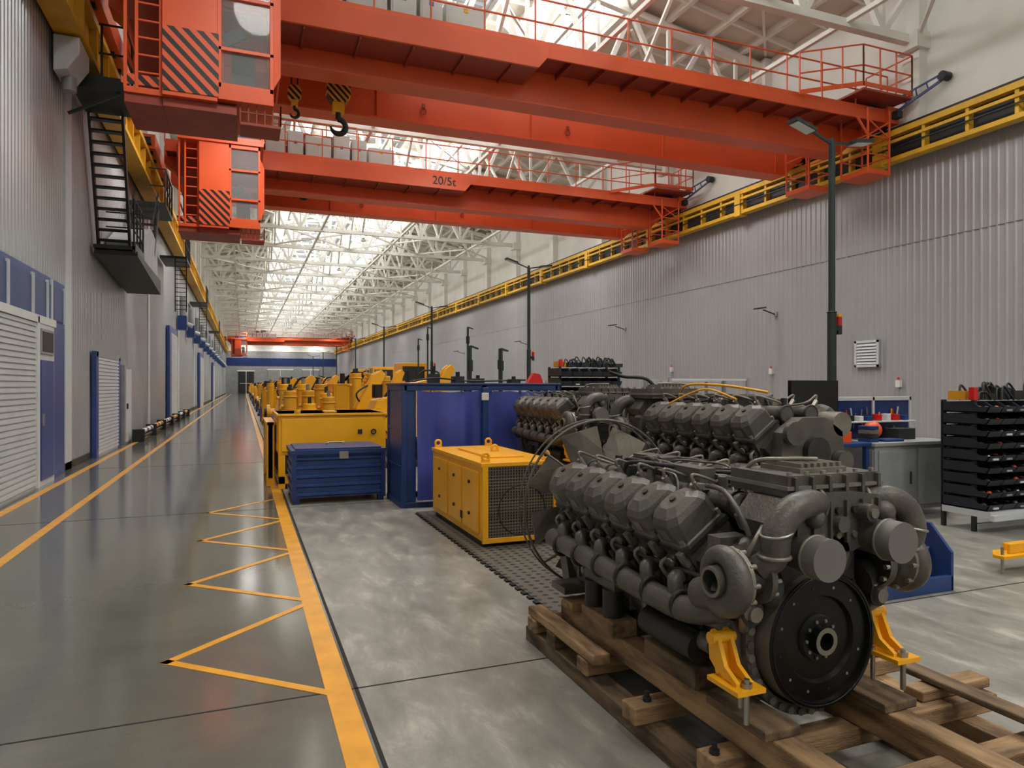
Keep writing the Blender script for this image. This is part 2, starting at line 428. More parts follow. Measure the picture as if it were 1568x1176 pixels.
def stairs(y0):
    b=B()
    ya,yb=y0,y0+1.6
    xw=-3.06
    b.box(xw,-2.1,ya,yb,7.30,7.38,DARK)
    b.box(xw,-2.05,ya-.04,ya+.04,7.2,7.45,POLE); b.box(-2.11,-2.05,ya,yb,7.2,7.45,POLE)
    b.beam((-2.2,ya+.05,7.2),(xw,ya+.05,6.7),.05,.05,POLE)
    for p in ((-2.1,ya),(-2.1,ya+.8),(-2.1,yb),(-2.5,ya)):
        b.cyl((p[0],p[1],7.38),(p[0],p[1],8.45),.022,DARK,n=12)
    for z in (7.9,8.45):
        b.cyl((-2.1,ya,z),(-2.1,yb,z),.02,DARK,n=12); b.cyl((-2.55,ya,z),(-2.1,ya,z),.02,DARK,n=12)
    def flight(top,bot,wd,nst):
        for dx in (0,-wd):
            o=V((dx,0,0)); b.beam(top+o,bot+o,.05,.18,DARK)
            b.beam(top+o+V((0,-.1,.3)),bot+o+V((0,-.35,.75)),.035,.035,DARK)
            for t in (.25,.5,.75,.95):
                q=top.lerp(bot,t)+o; b.cyl(q,q+V((0,-.2,.5)),.016,DARK,n=12)
        for i in range(nst):
            q=top.lerp(bot,(i+.5)/nst); b.box(q.x-wd,q.x,q.y-.09,q.y+.09,q.z-.015,q.z+.02,DARK)
    flight(V((-2.38,yb,7.3)),V((-2.40,yb+1.15,4.75)),.62,12)
    yc=yb+.75
    b.box(xw,-2.25,yc,yc+1.5,4.62,4.7,DARK); b.box(-2.3,-2.24,yc,yc+1.5,4.55,4.78,POLE)
    for p in ((-2.27,yc),(-2.27,yc+.5),(-2.27,yc+1.),(-2.27,yc+1.5)): b.cyl((p[0],p[1],4.7),(p[0],p[1],5.75),.02,DARK,n=12)
    for z in (5.05,5.4,5.75): b.cyl((-2.27,yc,z),(-2.27,yc+1.5,z),.018,DARK,n=12); b.cyl((xw,yc+1.5,z),(-2.27,yc+1.5,z),.018,DARK,n=12)
    flight(V((-2.3,yc+5.1,6.9)),V((-2.3,yc+3.9,5.2)),.6,8)
    b.box(xw,-2.1,yc+5.0,yc+7.0,6.82,6.92,POLE)
    for k in range(4): b.cyl((-2.12,yc+5.0+k*.66,6.92),(-2.12,yc+5.0+k*.66,7.9),.022,DARK,n=12)
    for z in (7.4,7.9): b.cyl((-2.12,yc+5,z),(-2.12,yc+7,z),.02,DARK,n=12); b.cyl((-2.55,yc+5,z),(-2.12,yc+5,z),.02,DARK,n=12)
    b.prism([(xw,yc+1.6,4.62),(xw,yc+4.6,4.62),(xw,yc+4.6,5.6),(xw,yc+3.2,5.75),(xw,yc+1.6,5.1)],(.78,0,0),GREY)
    b.prism([(xw,yc+.1,4.5),(xw,yc+4.7,4.2),(xw,yc+4.7,4.6),(xw,yc+.1,4.6)],(.85,0,0),DARK)
    return b.obj('access_stairs')
stairs(14.95)
b=B()
b.prism([(-3.06,13.9,7.05),(-2.85,13.9,7.1),(-2.66,13.9,7.4),(-2.66,13.9,7.68),(-3.06,13.9,7.68)],(0,.8,0),LGREY)
b.cyl((-2.9,14.3,7.1),(-2.9,14.3,6.85),.12,GREY)
b.obj('ventilation_duct_head',.02)
b=B()
for y0 in (30,46,70):
    b.box(-3.05,-2.1,y0,y0+2.2,6.6,6.7,POLE)
    for k in range(4):
        b.cyl((-2.12,y0+k*.72,6.7),(-2.12,y0+k*.72,7.7),.025,DARK,n=12)
    b.cyl((-2.12,y0,7.2),(-2.12,y0+2.2,7.2),.022,DARK,n=12); b.cyl((-2.12,y0,7.7),(-2.12,y0+2.2,7.7),.022,DARK,n=12)
    for k in range(12): b.cyl((-2.5,y0,4.6+k*.17),(-2.1,y0,4.6+k*.17),.015,DARK,n=12)
    b.beam((-2.5,y0,4.5),(-2.5,y0,6.7),.04,.04,DARK); b.beam((-2.1,y0,4.5),(-2.1,y0,6.7),.04,.04,DARK)
b.obj('maintenance_platforms')
b=B()
for k in range(14):
    y0=38+k*6
    b.box(-3.07,-2.65,y0,y0+.7,4.4,5.1,BLUE); b.cyl((-2.85,y0+.4,5.1),(-2.85,y0+.4,6.1),.16,GREY,n=14); b.cyl((-2.65,y0+.4,4.7),(-2.4,y0+.4,4.6),.12,LGREY,n=14)
b.obj('fan_heaters')
# ---------------------------------------------------------------- bridge cranes
def rail(b,p0,p1,h=1.05,step=1.15,m=RED):
    p0=V(p0);p1=V(p1);L=(p1-p0).length;n=max(1,int(L/step))
    for i in range(n+1):
        q=p0.lerp(p1,i/n); b.beam(q,q+V((0,0,h)),.035,.035,m)
    for z in (h*.5,h): b.beam(p0+V((0,0,z)),p1+V((0,0,z)),.035,.035,m)
    b.beam(p0+V((0,0,.06)),p1+V((0,0,.06)),.02,.12,m)
def crane(y0,name,deep=6.4,lift=0.0):
    b=B()
    xa,xb=-2.6,17.0
    b.box(xa+.3,xb-.1,y0,y0+.05,8.98,9.24,RED); b.box(xa+.3,xb-.1,y0+.05,y0+.95,9.08,9.14,RED2)
    b.prism([(-.5,y0-.06,8.70),(deep-.25,y0-.06,8.70),(deep,y0-.06,9.0),(deep,y0-.06,9.24),(-.5,y0-.06,9.24)],(0,.06,0),RED); b.box(-.5,deep-.25,y0,y0+.9,8.70,8.78,RED2)
    x=xa+.6
    while x<xb-.2:
        b.box(x,x+.05,y0+.05,y0+.95,8.96,9.08,RED2); x+=.9
    x=0
    while x<deep-.4:
        b.box(x,x+.04,y0+.0,y0+.9,8.64,8.70,RED2); x+=1.1
    rail(b,(xa+.3,y0+.03,9.24),(xb-.1,y0+.03,9.24))
    for (ya,yb) in ((y0+.9,y0+1.45),(y0+3.1,y0+3.65)):
        b.box(xa+.9,xb-.9,ya+.03,yb-.03,8.32,9.42,RED)
        b.box(xa+.9,xb-.9,ya-.03,yb+.03,8.28,8.33,RED); b.box(xa+.4,xb-.4,ya-.03,yb+.03,9.4,9.45,RED)
        b.prism([(xb-.9,ya,8.32),(xb-.2,ya,8.85),(xb-.2,ya,9.4),(xb-.9,ya,9.4)],(0,yb-ya,0),RED)
        b.prism([(xa+.9,ya,8.32),(xa+.2,ya,8.85),(xa+.2,ya,9.4),(xa+.9,ya,9.4)],(0,yb-ya,0),RED)
        b.box(xa+.3,xb-.3,(ya+yb)/2-.04,(ya+yb)/2+.04,9.45,9.54,DARK)
    x=xa+1.5
    while x<xb-1:
        b.box(x,x+.02,y0+3.08,y0+3.13,8.33,9.4,RED); x+=4.2
    for x in (4.3,8.4):
        b.torus((x,y0+3.08,8.62),(0,1,0),.07,.015,RED2,n=20); b.box(x-.04,x+.04,y0+3.05,y0+3.1,8.7,8.8,RED2)
    b.box(xa+.3,xb-.1,y0+3.65,y0+4.4,9.08,9.14,RED2); b.box(xa+.3,xb-.1,y0+4.4,y0+4.45,8.98,9.24,RED); rail(b,(xa+.3,y0+4.42,9.24),(xb-.1,y0+4.42,9.24))
    for xe in (xa-.35,xb-.2):
        b.box(xe,xe+.4,y0-.1,y0+4.6,8.95,9.4,RED)
        for yy in (y0+.3,y0+1.2,y0+3.3,y0+4.2):
            b.cyl((xe+.12,yy,9.08),(xe+.3,yy,9.08),.2,DARK,n=18)
        b.box(xe+.1,xe+.3,y0-.3,y0-.1,9.05,9.25,DARK)
    rail(b,(15.4,y0-.5,9.6),(17.2,y0-.5,9.6),1.1,.6); rail(b,(17.2,y0-.5,9.6),(17.2,y0+1.0,9.6),1.1,.5)
    rail(b,(13.6,y0-.1,9.24),(15.4,y0-.5,9.6),1.1,.6); rail(b,(17.2,y0+3,9.4),(17.2,y0+4.5,9.4),1.1,.5)
    b.box(15.4,17.2,y0-.5,y0+.5,9.5,9.56,RED2)
    for yy,dx in ((y0+1.6,15.6),(y0-.2,15.9)):
        zt=8.9;zb=7.45
        for px in (dx,dx+.8):
            for py in (yy,yy+.9): b.beam((px,py,zb),(px,py,zt+.3),.045,.045,RED)
        for z in (zb+.5,zb+1.0):
            b.beam((dx,yy,z),(dx+.8,yy,z),.035,.035,RED); b.beam((dx,yy,z),(dx,yy+.9,z),.035,.035,RED); b.beam((dx+.8,yy,z),(dx+.8,yy+.9,z),.035,.035,RED); b.beam((dx,yy+.9,z),(dx+.8,yy+.9,z),.035,.035,RED)
        b.box(dx-.02,dx+.82,yy-.02,yy+.92,zb-.04,zb+.1,RED)
        b.beam((dx,yy,zb+1.0),(dx+.8,yy,zt),.035,.035,RED); b.beam((dx-.4,yy,zt),(dx,yy,zb+1.),.05,.05,RED); b.beam((dx+.8,yy,zb+1.0),(dx,yy,zt),.035,.035,RED)
    b.box(16.4,16.7,y0+.2,y0+.8,9.3,9.75,DBLUE)
    b.beam((17.0,y0-.2,9.25),(17.45,y0-1.2,9.8),.05,.07,DBLUE); b.beam((17.0,y0-.2,9.6),(17.45,y0-1.1,9.95),.04,.05,DBLUE)
    for t in (.2,.45,.7,.95): b.beam(V((17.0,y0-.2,9.25)).lerp(V((17.45,y0-1.2,9.8)),t),V((17.0,y0-.2,9.6)).lerp(V((17.45,y0-1.1,9.95)),t),.03,.03,DBLUE)
    b.cyl((17.35,y0-1.25,9.88),(17.6,y0-1.25,9.88),.12,DARK)
    cx=.7
    for w,h in ((.62,1.0),(.5,1.0),(.85,.9),(.55,1.05),(.5,.95),(.9,.75)):
        b.box(cx,cx+w,y0+.35,y0+.85,9.14,9.14+h+.1,GREYW); b.box(cx+.04,cx+w-.04,y0+.335,y0+.352,9.3,9.1+h,GREYW)
        b.box(cx+w/2-.05,cx+w/2+.05,y0+.325,y0+.336,9.8,9.9,YEL if w>.8 else LBLUE)
        cx+=w+.08
    for yy in (y0+.95,y0+3.4): b.box(.6,3.8,yy,yy+.3,9.54,9.85,RED2)
    b.box(.6,3.8,y0+1.1,y0+3.5,9.85,9.95,RED2)
    b.cyl((2.1,y0+1.3,10.25),(2.1,y0+3.0,10.25),.3,RED2,n=24); b.box(2.7,3.5,y0+1.5,y0+2.3,9.95,10.6,DARK)
    rail(b,(.6,y0+1.0,9.95),(3.8,y0+1.0,9.95),.9,1.0)
    hy=y0+2.2
    for hx,hz,s in ((2.05,8.2+lift,1.0),(1.08,8.1+lift,.55)):
        for dx in (-.12,.12):
            for dy in (-.06,.06): b.cyl((hx+dx*s,hy+dy,hz+.5*s),(hx+dx*s,hy+dy,9.95),.014,DARK,n=12)
        b.prism([(hx+x_*s,hy-.14*s,hz+z_*s) for x_,z_ in ((-.16,-.05),(.16,-.05),(.27,.12),(.27,.38),(.14,.55),(-.14,.55),(-.27,.38),(-.27,.12))],(0,.28*s,0),HAZY)
        b.box(hx-.13*s,hx+.13*s,hy-.1*s,hy+.1*s,hz-.28*s,hz-.05*s,YEL)
        b.cyl((hx,hy,hz-.28*s),(hx,hy,hz-.42*s),.06*s,BLACK,n=14)
        pts=[];R=.17*s
        for i in range(10):
            a=math.radians(95-i*30); pts.append((hx+R*math.cos(a),hy,hz-.42*s-R+R*math.sin(a)))
        b.tube(pts,[.06*s,.065*s,.065*s,.065*s,.07*s,.065*s,.06*s,.055*s,.04*s,.015*s],BLACK,n=12,sub=3)
    ya,yb=y0-1.75,y0-.1; xs0,xm,xe=-1.22,-.40,.48
    zb,zt=6.55,8.85
    b.box(xs0,xm,ya,yb,zb-.25,zt,RED); b.box(xs0,xm+.02,ya-.015,ya,zb-.18,7.42,HAZR)
    b.box(xs0-.6,xs0,ya+.1,ya+.12,zb-.12,zb+.05,HAZR)
    b.box(xm,xe,ya,yb,zb-.2,zb+.08,RED); b.box(xm,xe,ya,yb,zt-.12,zt,RED)
    for px in (xm+.03,xe-.03):
        for py in (ya+.03,yb-.03): b.beam((px,py,zb),(px,py,zt),.06,.06,RED)
    b.box(xm,xe,ya,ya+.04,zb+.62,zb+.68,RED); b.box(xm,xe,ya,ya+.04,zb+1.5,zb+1.56,RED)
    b.box(xe-.04,xe,ya,yb,zb+.62,zb+.68,RED); b.box(xe-.04,xe,ya,yb,zb+1.5,zb+1.56,RED)
    b.beam((xe-.02,(ya+yb)/2,zb),(xe-.02,(ya+yb)/2,zt),.05,.05,RED)
    b.box(xm,xe-.045,ya+.05,ya+.06,zb+.08,zt-.1,GLASS); b.box(xe-.055,xe-.045,ya+.06,yb-.05,zb+.08,zt-.1,GLASS)
    b.box(xm+.2,xm+.6,ya+.6,ya+1.0,zb+.08,zb+.5,DARK); b.box(xm+.2,xm+.6,ya+.95,ya+1.05,zb+.5,zb+1.15,DARK); b.beam((xm+.1,ya+.3,zb+.9),(xm+.4,ya+.3,zb+1.1),.05,.2,DARK)
    b.prism([(xe,ya,zb+.1),(xe+.12,ya+.1,zb+.35),(xe+.12,ya+.1,zt-.6),(xe,ya,zt-.35)],(0,.04,0),RED)
    b.beam((xe+.1,ya+.1,zb+.4),(xe+.1,yb-.2,zb+.4),.03,.03,RED); b.beam((xe+.1,ya+.1,zb+1.2),(xe+.1,yb-.2,zb+1.2),.03,.03,RED)
    bx0,bx1=xm+.35,xe+.12
    for i in range(6):
        xx=bx0+(bx1-bx0)*i/5; b.beam((xx,ya+.1,zb-.5),(xx,ya+.1,zb-.15),.025,.025,RED2)
    b.box(bx0,bx1,ya+.08,ya+.7,zb-.55,zb-.5,RED2); b.beam((bx0,ya+.1,zb-.33),(bx1,ya+.1,zb-.33),.025,.025,RED2)
    for i in range(5):
        yy=ya+.1+.6*i/4; b.beam((bx1,yy,zb-.5),(bx1,yy,zb-.15),.025,.025,RED2)
    b.box(-1.78,xs0,ya+.1,yb,zb-.25,zb-.15,RED)
    b.box(-1.78,xs0,ya+.14,yb-.2,zb-.4,zb-.25,RED2); b.box(xs0,xm+.3,ya+.1,yb-.2,zb-.4,zb-.25,RED2)
    for px in (-1.76,-1.6,xs0-.03): b.beam((px,ya+.12,zb-.2),(px,ya+.12,zt+.4),.05,.05,RED)
    for i in range(9): b.beam((-1.6,ya+.12,zb+.1+i*.28),(xs0,ya+.12,zb+.1+i*.28),.03,.03,RED)
    for z in (.5,1.0): b.beam((-1.76,ya+.12,zb+z),(-1.76,yb,zb+z),.04,.04,RED)
    b.box(-1.76,-1.25,yb-.1,yb,zb,zt+.1,RED2)
    b.box(-1.8,xe+.1,y0-1.8,y0,zt,zt+.1,RED); rail(b,(-1.8,y0-1.75,zt+.1),(xe+.1,y0-1.75,zt+.1),1.0,.8); rail(b,(xe+.05,y0-1.75,zt+.1),(xe+.05,y0,zt+.1),1.0,.8)
    b.box(-1.2,.2,y0-1.4,y0-.6,zt+.1,zt+.45,DBLUE)
    b.box(-1.95,-1.2,y0-.1,y0+.9,8.2,9.2,RED2)
    return b.obj(name,.008,seg=1)
crane(14.1,'bridge_crane'); crane(24.0,'bridge_crane',7.8,1.0); crane(118,'bridge_crane',6.4,1.0)
cu=bpy.data.curves.new('crane_capacity_lettering','FONT'); cu.body='20/5t'; cu.size=.42; cu.extrude=.006; cu.align_x='CENTER'
to=bpy.data.objects.new('crane_capacity_lettering',cu); to.location=(6.75,23.93,8.84); to.rotation_euler=(math.pi/2,0,0); sc.collection.objects.link(to); cu.materials.append(BLACK)
# ---------------------------------------------------------------- engine
def engine(M,fan=True,up=0.0,extra=False,feet=True):
    b=B(); b.M=M@Matrix.Translation((0,0,up))
    P=[(-.19,.38),(-.24,.46),(-.25,.60),(-.19,.70),(-.33,.84),(-.21,.96),(-.07,.84),(.07,.84),(.21,.96),(.33,.84),(.19,.70),(.25,.60),(.24,.46),(.19,.38)]
    b.prism([(x,.2,z) for x,z in P],(0,1.55,0),ENG)
    b.prism([(x,.3,z) for x,z in ((-.16,.29),(-.2,.4),(.2,.4),(.16,.29))],(0,1.35,0),ENGD)
    for i in range(12):
        yy=.3+i*.12
        for sx in (-1,1):
            b.box(sx*.19,sx*.265,yy,yy+.02,.44,.62,ENG); b.cyl((sx*.2,yy+.06,.41),(sx*.235,yy+.06,.41),.012,STEEL,n=12)
    b.prism([(x,1.75,z) for x,z in ((-.26,.36),(-.3,.6),(-.26,.95),(-.1,1.05),(.1,1.05),(.26,.95),(.3,.6),(.26,.36))],(0,.1,0),ENG)
    a=math.radians(36)
    rr=random.Random(3)
    for sd in (-1,1):
        n=V((sd*math.sin(a),0,math.cos(a))); w=V((sd*math.cos(a),0,-math.sin(a))); u=V((0,1,0))
        for i in range(6):
            yc=.48+.224*i; C=V((sd*.222,yc,.875))
            b.obox(C+n*.035,u*.1,w*.125,n*.05,ENG)
            b.obox(C+n*.085,u*.106,w*.132,n*.012,ENGD)
            def oct(hu,hw,k,ch):
                q=[(-hu+ch,-hw),(hu-ch,-hw),(hu,-hw+ch),(hu,hw-ch),(hu-ch,hw),(-hu+ch,hw),(-hu,hw-ch),(-hu,-hw+ch)]
                return [C+u*p+w*r+n*k for p,r in q]
            b.loft([oct(.103,.13,.097,.025),oct(.103,.13,.115,.025),oct(.097,.122,.122,.03),oct(.097,.122,.215,.038),oct(.088,.105,.243,.038),oct(.055,.062,.268,.03)],ENG)
            b.cyl(C+w*.0+n*.262,C+n*.278,.016,ENGD,n=12)
            b.obox(C+w*.124+n*.165,u*.03,w*.003,n*.025,ENGL)
            for pu in (-.085,.085):
                for pw in (-.112,.112): b.cyl(C+u*pu+w*pw+n*.115,C+u*pu+w*pw+n*.14,.011,ENGL,n=12)
            b.cyl(C+w*.12+n*.05,C+w*.165+n*.05,.035,ENGD); b.cyl(C+w*.16+n*.05,C+w*.175+n*.05,.022,ENGL,n=12)
            b.obox(C+w*.14+n*.0+u*.05,u*.02,w*.03,n*.03,ENG)
            b.obox(C+w*.135+n*.06-u*.07,u*.02,w*.02,n*.035,ENGL)
            b.tube([C+w*.14+n*.03+u*.07,C+w*.19+n*.02+u*.08,C+w*.19-n*.1+u*.06,V((sd*.3,yc+.05,.66))],.011,ENGL,n=8,sub=4)
            s0=C+w*.115+n*.0-u*.04
            b.tube([s0,s0+w*.06-n*.02,V((sd*.41,yc-.06,.76)),V((sd*.41,yc-.08,.68))],.034,ENG,n=14,sub=4)
            b.cyl(s0+w*.0,s0+w*.035,.048,ENG,n=16)
            b.cyl(C-n*.0,C-n*.13,.1,ENGD,n=20)
            for k in range(4): b.cyl(C-n*(.02+.03*k),C-n*(.03+.03*k),.112,ENG,n=20)
            for dy in (-.07,.07):
                b.cyl(C+w*.1+V((0,dy,0))-n*.01,V((sd*.25,yc+dy*.8,.60)),.016,ENGL,n=12)
            b.cyl(V((sd*.24,yc+.03,.56)),V((sd*.30,yc+.03,.53)),.03,ENG,n=14)
            b.cyl(V((sd*.25,yc-.05,.50)),V((sd*.28,yc-.05,.50)),.022,ENGL,n=12)
            s1=C-w*.11+n*.03
            b.tube([s1,s1-w*.05+n*.03,V((sd*.115,yc,1.05))],.036,ENG,n=12,sub=4)
            s2=C-w*.05+n*.25
            b.cyl(s2-n*.09-w*.075,s2-w*.075+n*.01,.016,STEEL,n=12)
            b.tube([s2-w*.075,s2-w*.1+n*.04,V((sd*.1,yc+.05,1.14)),V((sd*.03,.9+.09*i,1.10))],.0075,ENGL,n=8,sub=6)
        b.cyl((sd*.11,.3,1.07),(sd*.11,1.72,1.07),.055,ENG,n=20)
        for i in range(7): b.torus((sd*.11,.37+i*.224,1.07),(0,1,0),.057,.009,ENGD,n=24,k=8)
        b.tube([(sd*.41,1.68,.68),(sd*.415,1.2,.665),(sd*.42,.6,.65),(sd*.42,.3,.66),(sd*.4,.12,.72)],.055,ENGL if extra else ENG,n=16,sub=5)
        for i in range(6): b.torus((sd*.415,.36+i*.235,.664),(0,1,0),.058,.011,ENGD,n=24,k=8)
        T_=V((sd*.43,.03,.86))
        pts=[];rs=[]
        for i in range(13):
            t=math.radians(200-i*27); R=.10-.0015*i
            pts.append(T_+V((sd*.03,-math.cos(t)*R,math.sin(t)*R))); rs.append(.028+.0027*i)
        pts.append(pts[-1]+V((0,.10,-.02))); rs.append(.062)
        b.tube(pts,rs,ENG,n=14,sub=3)
        b.lathe(T_-V((sd*.14,0,0)),(sd,0,0),[(-.0,0),(0,.1),(.03,.105),(.03,.07),(.07,.06),(.09,.075),(.12,.12),(.15,.12),(.17,.09),(.17,.062),(.235,.058),(.235,.045),(.17,.03),(.17,0)],ENG,n=28,ms=[ENGD,ENG,ENG,ENGD,ENGD,ENG,ENGL,ENG,ENG,ENG,ENGL,ENGD,ENGD])
        for i in range(10):
            t=i*math.pi/5; q=T_+V((-sd*.12,math.cos(t)*.088,math.sin(t)*.088)); b.cyl(q,q+V((-sd*.04,0,0)),.011,STEEL,n=12)
            q=T_+V((-sd*.01,math.cos(t)*.112,math.sin(t)*.112)); b.cyl(q,q+V((-sd*.03,0,0)),.01,ENGL,n=12)
        b.cyl(T_+V((-sd*.2,.02,-.06)),T_+V((-sd*.12,.02,-.03)),.08,ENGD,r2=.05,n=18)
        b.tube([T_+V((-sd*.08,0,-.06)),T_+V((-sd*.08,.02,-.18)),(sd*.22,.2,.55)],.02,ENGL,n=12)
        b.tube([T_+V((-sd*.07,0,.07)),T_+V((-sd*.1,-.03,.16)),(sd*.2,.1,1.05)],.01,ENGL,n=8)
        cx=-.14 if sd<0 else .235; cz=.95 if sd<0 else .985
        b.cyl((cx,-.10,cz),(cx,-.17,cz),.080,CAPG,n=32); b.cyl((cx,-.05,cz),(cx,-.1,cz),.072,ENG,n=28)
        b.torus((cx,-.10,cz),(0,1,0),.078,.007,ENGL,n=32)
        b.tube([(cx,-.06,cz),(cx,.05,cz),(cx+sd*.05,.14,cz-.02),(cx+sd*.12,.2,cz-.06)],.07,ENG,n=18)
        if sd<0: el=[(.0,.02,1.12),(-.1,-.03,1.14),(-.21,-.05,1.12),(-.28,-.05,1.04),(-.285,-.04,.95),(-.32,0,.9)]
        else: el=[(.26,.04,1.12),(.34,.0,1.13),(.42,-.02,1.09),(.455,-.03,1.0),(.43,-.02,.92),(.40,.0,.88)]
        b.tube(el,[.048,.053,.056,.056,.053,.05],ENG,n=18,sub=5)
        b.torus(el[4],(0,.0,1),.057,.009,ENGL,n=24); b.torus(el[0],(1,-.3,0),.055,.01,ENGL,n=24); b.torus(el[3],(.2*sd,0,1),.058,.006,STEEL,n=24)
        b.cyl((sd*.33,.35,.47),(sd*.33,.75,.47),.065,ENGD,n=20); b.cyl((sd*.31,.28,.5),(sd*.31,.36,.5),.04,ENGL,n=16)
        b.cyl((sd*.33,1.1,.36),(sd*.33,1.1,.52),.055,ENGD,n=20); b.cyl((sd*.33,1.3,.36),(sd*.33,1.3,.52),.055,ENGD,n=20)
        b.box(sd*.2,sd*.36,1.03,1.37,.52,.57,ENG)
        b.tube([(sd*.3,.2,.6),(sd*.33,.5,.585),(sd*.33,1.0,.59),(sd*.31,1.6,.62),(sd*.25,1.8,.8)],.018,ENGL,n=12)
        b.tube([(sd*.28,.15,.75),(sd*.36,.35,.79),(sd*.37,1.0,.78),(sd*.36,1.7,.80)],.012,ENGD,n=8)
    S=.04
    b.prism([(x+S,-.02,z) for x,z in ((-.27,1.0),(-.3,1.06),(-.22,1.15),(-.05,1.17),(.1,1.17),(.25,1.15),(.32,1.06),(.29,1.0),(.1,.93),(-.1,.93))],(0,.24,0),ENG)
    for i in range(7):
        xx=-.24+i*.085+S
        b.cyl((xx,-.035,1.10),(xx,-.02,1.10),.016,ENGD,n=12); b.cyl((xx,-.03,1.0),(xx,-.02,1.0),.013,ENGL,n=12)
        b.box(xx+.035,xx+.047,-.035,0,.97,1.14,ENG)
    b.cyl((.05,-.06,1.05),(.05,0,1.05),.032,ENG); b.cyl((.18,-.08,1.09),(.18,0,1.09),.035,ENG); b.cyl((.18,-.09,1.09),(.18,-.08,1.09),.02,ENGL,n=12)
    b.sphere((-.07,-.02,1.08),.045,ENG); b.sphere((.3,-.02,1.08),.05,ENG)
    b.box(-.16,.32,.02,.36,1.155,1.24,ENG); b.box(-.175,.335,.005,.375,1.185,1.2,ENGL)
    b.box(-.05,.2,.07,.3,1.24,1.26,ENGL)
    for i in range(7): b.box(-.035+i*.034,-.02+i*.034,.08,.29,1.26,1.278,ENGL)
    for i in range(6):
        for yy in (.035,.345): b.cyl((-.14+i*.088,yy,1.24),(-.14+i*.088,yy,1.254),.011,STEEL,n=12)
        b.box(-.14+i*.088,-.125+i*.088,.0,.02,1.16,1.235,ENG)
    b.tube([(-.1,.4,1.1),(-.1,.3,1.26),(0,.2,1.285),(.12,.15,1.285)],.01,ENGL,n=8)
    b.box(-.2,.2,.03,.22,.8,1.0,ENGD)
    b.lathe((.05,.1,.93),(0,-1,0),[(0,.11),(.1,.11),(.12,.07),(.12,0)],ENG,n=24)
    for (xx,zz,r_) in ((-.33,.72,.05),(.33,.72,.05),(.02,.9,.05)): b.cyl((xx,.02,zz),(xx,.16,zz),r_,ENGD,n=18); b.cyl((xx,.0,zz),(xx,.02,zz),r_*.6,ENGL,n=14)
    b.box(-.06,.06,.6,1.45,.95,1.05,ENGD); b.box(-.045,.045,.55,1.5,1.05,1.10,ENG)
    for i in range(12): b.cyl((-.025 if i%2 else .025,.88+i*.045,1.10),(-.025 if i%2 else .025,.88+i*.045,1.135),.011,STEEL,n=12)
    b.cyl((0,.46,1.03),(0,.6,1.03),.06,ENG,n=20); b.cyl((0,1.5,1.03),(0,1.62,1.03),.07,ENGD,n=20)
    b.box(-.13,-.04,.62,.85,1.1,1.2,ENG); b.box(.04,.15,1.2,1.5,1.08,1.19,ENG)
    for i in range(4): b.cyl((-.11+i*.02,.6,1.12+.02*(i%2)),(-.11+i*.02,.57,1.12+.02*(i%2)),.01,STEEL,n=12)
    for i in range(30):
        y1=rr.uniform(.38,1.0);y2=y1+rr.uniform(.25,.6);x1=rr.uniform(-.2,.2);x2=rr.uniform(-.2,.2);h=rr.uniform(1.12,1.18)
        b.tube([(x1,y1,1.07),(x1+.02,y1+.05,h),((x1+x2)/2+rr.uniform(-.05,.05),(y1+y2)/2,h+.01),(x2,y2-.05,h),(x2,y2,1.08)],rr.choice((.008,.006,.010,.012)),rr.choice((ENGL,ENGD,ENG,ENG,ENGD)),n=8,sub=6)
    for i in range(26):
        xx=rr.uniform(-.17,.17); yy=rr.uniform(.45,1.65); q=rr.uniform(.03,.09)
        if i%3: b.box(xx-.02,xx+.02,yy-.03,yy+.03,1.08,1.08+q,rr.choice((ENG,ENGD,ENGL)))
        else: b.cyl((xx,yy,1.08),(xx,yy,1.1+q),.022,rr.choice((ENG,ENGD,ENGL)),n=14)
    b.tube([(-.18,.5,1.14),(-.25,.3,1.15),(-.3,.15,1.1),(-.28,.1,1.0)],.012,ENG,n=8)
    b.box(-.36,-.22,.18,.26,.78,.98,ENG); b.box(.22,.36,.18,.26,.78,.98,ENG)
    b.lathe((0,.22,.58),(0,-1,0),[(0,0),(0,.30),(.08,.325),(.15,.325),(.15,.285),(.10,.28)],ENG,n=64)
    for i in range(36):
        t=2*math.pi*i/36; q=V((math.cos(t)*.308,.07,.58+math.sin(t)*.308)); b.cyl(q+V((0,.03,0)),q-V((0,.012,0)),.016,ENGL if i%2 else ENG,n=12)
    b.lathe((0,.0,.58),(0,-1,0),[(-.1,.272),(0,.272),(.006,.268),(.006,.248),(-.012,.245),(-.012,.175),(-.03,.165),(-.03,.095),(-.012,.09),(-.012,.06),(.02,.055),(.02,.035),(-.03,.03),(-.03,0)],FLY,n=64,ms=[ENGL,FLY,FLY,FLY,FLY,FLY,FLY,ENGD,FLY,FLY,ENGL,FLY,FLY])
    for i in range(10):
        t=2*math.pi*i/10; b.cyl((math.cos(t)*.075,.015,.58+math.sin(t)*.075),(math.cos(t)*.075,.006,.58+math.sin(t)*.075),.007,ENGL,n=12)
    for i in range(12):
        t=2*math.pi*i/12+.2; b.cyl((math.cos(t)*.21,.015,.58+math.sin(t)*.21),(math.cos(t)*.21,.010,.58+math.sin(t)*.21),.006,ENGL if i%3 else BLACK,n=12)
    b.torus((0,-.006,.58),(0,1,0),.258,.004,FLY,n=64)
    fz=.82; fx=.05
    b.cyl((0,1.8,fz),(0,1.9,fz),.1,ENGD,n=24); b.cyl((0,1.86,.58),(0,1.92,.58),.16,ENGD,n=28); b.cyl((.2,1.86,.95),(.2,1.9,.95),.08,ENG); b.cyl((-.22,1.86,.75),(-.22,1.92,.75),.07,ENG)
    b.cyl((-.26,1.55,1.0),(-.26,1.85,1.0),.085,ENGL,n=20)
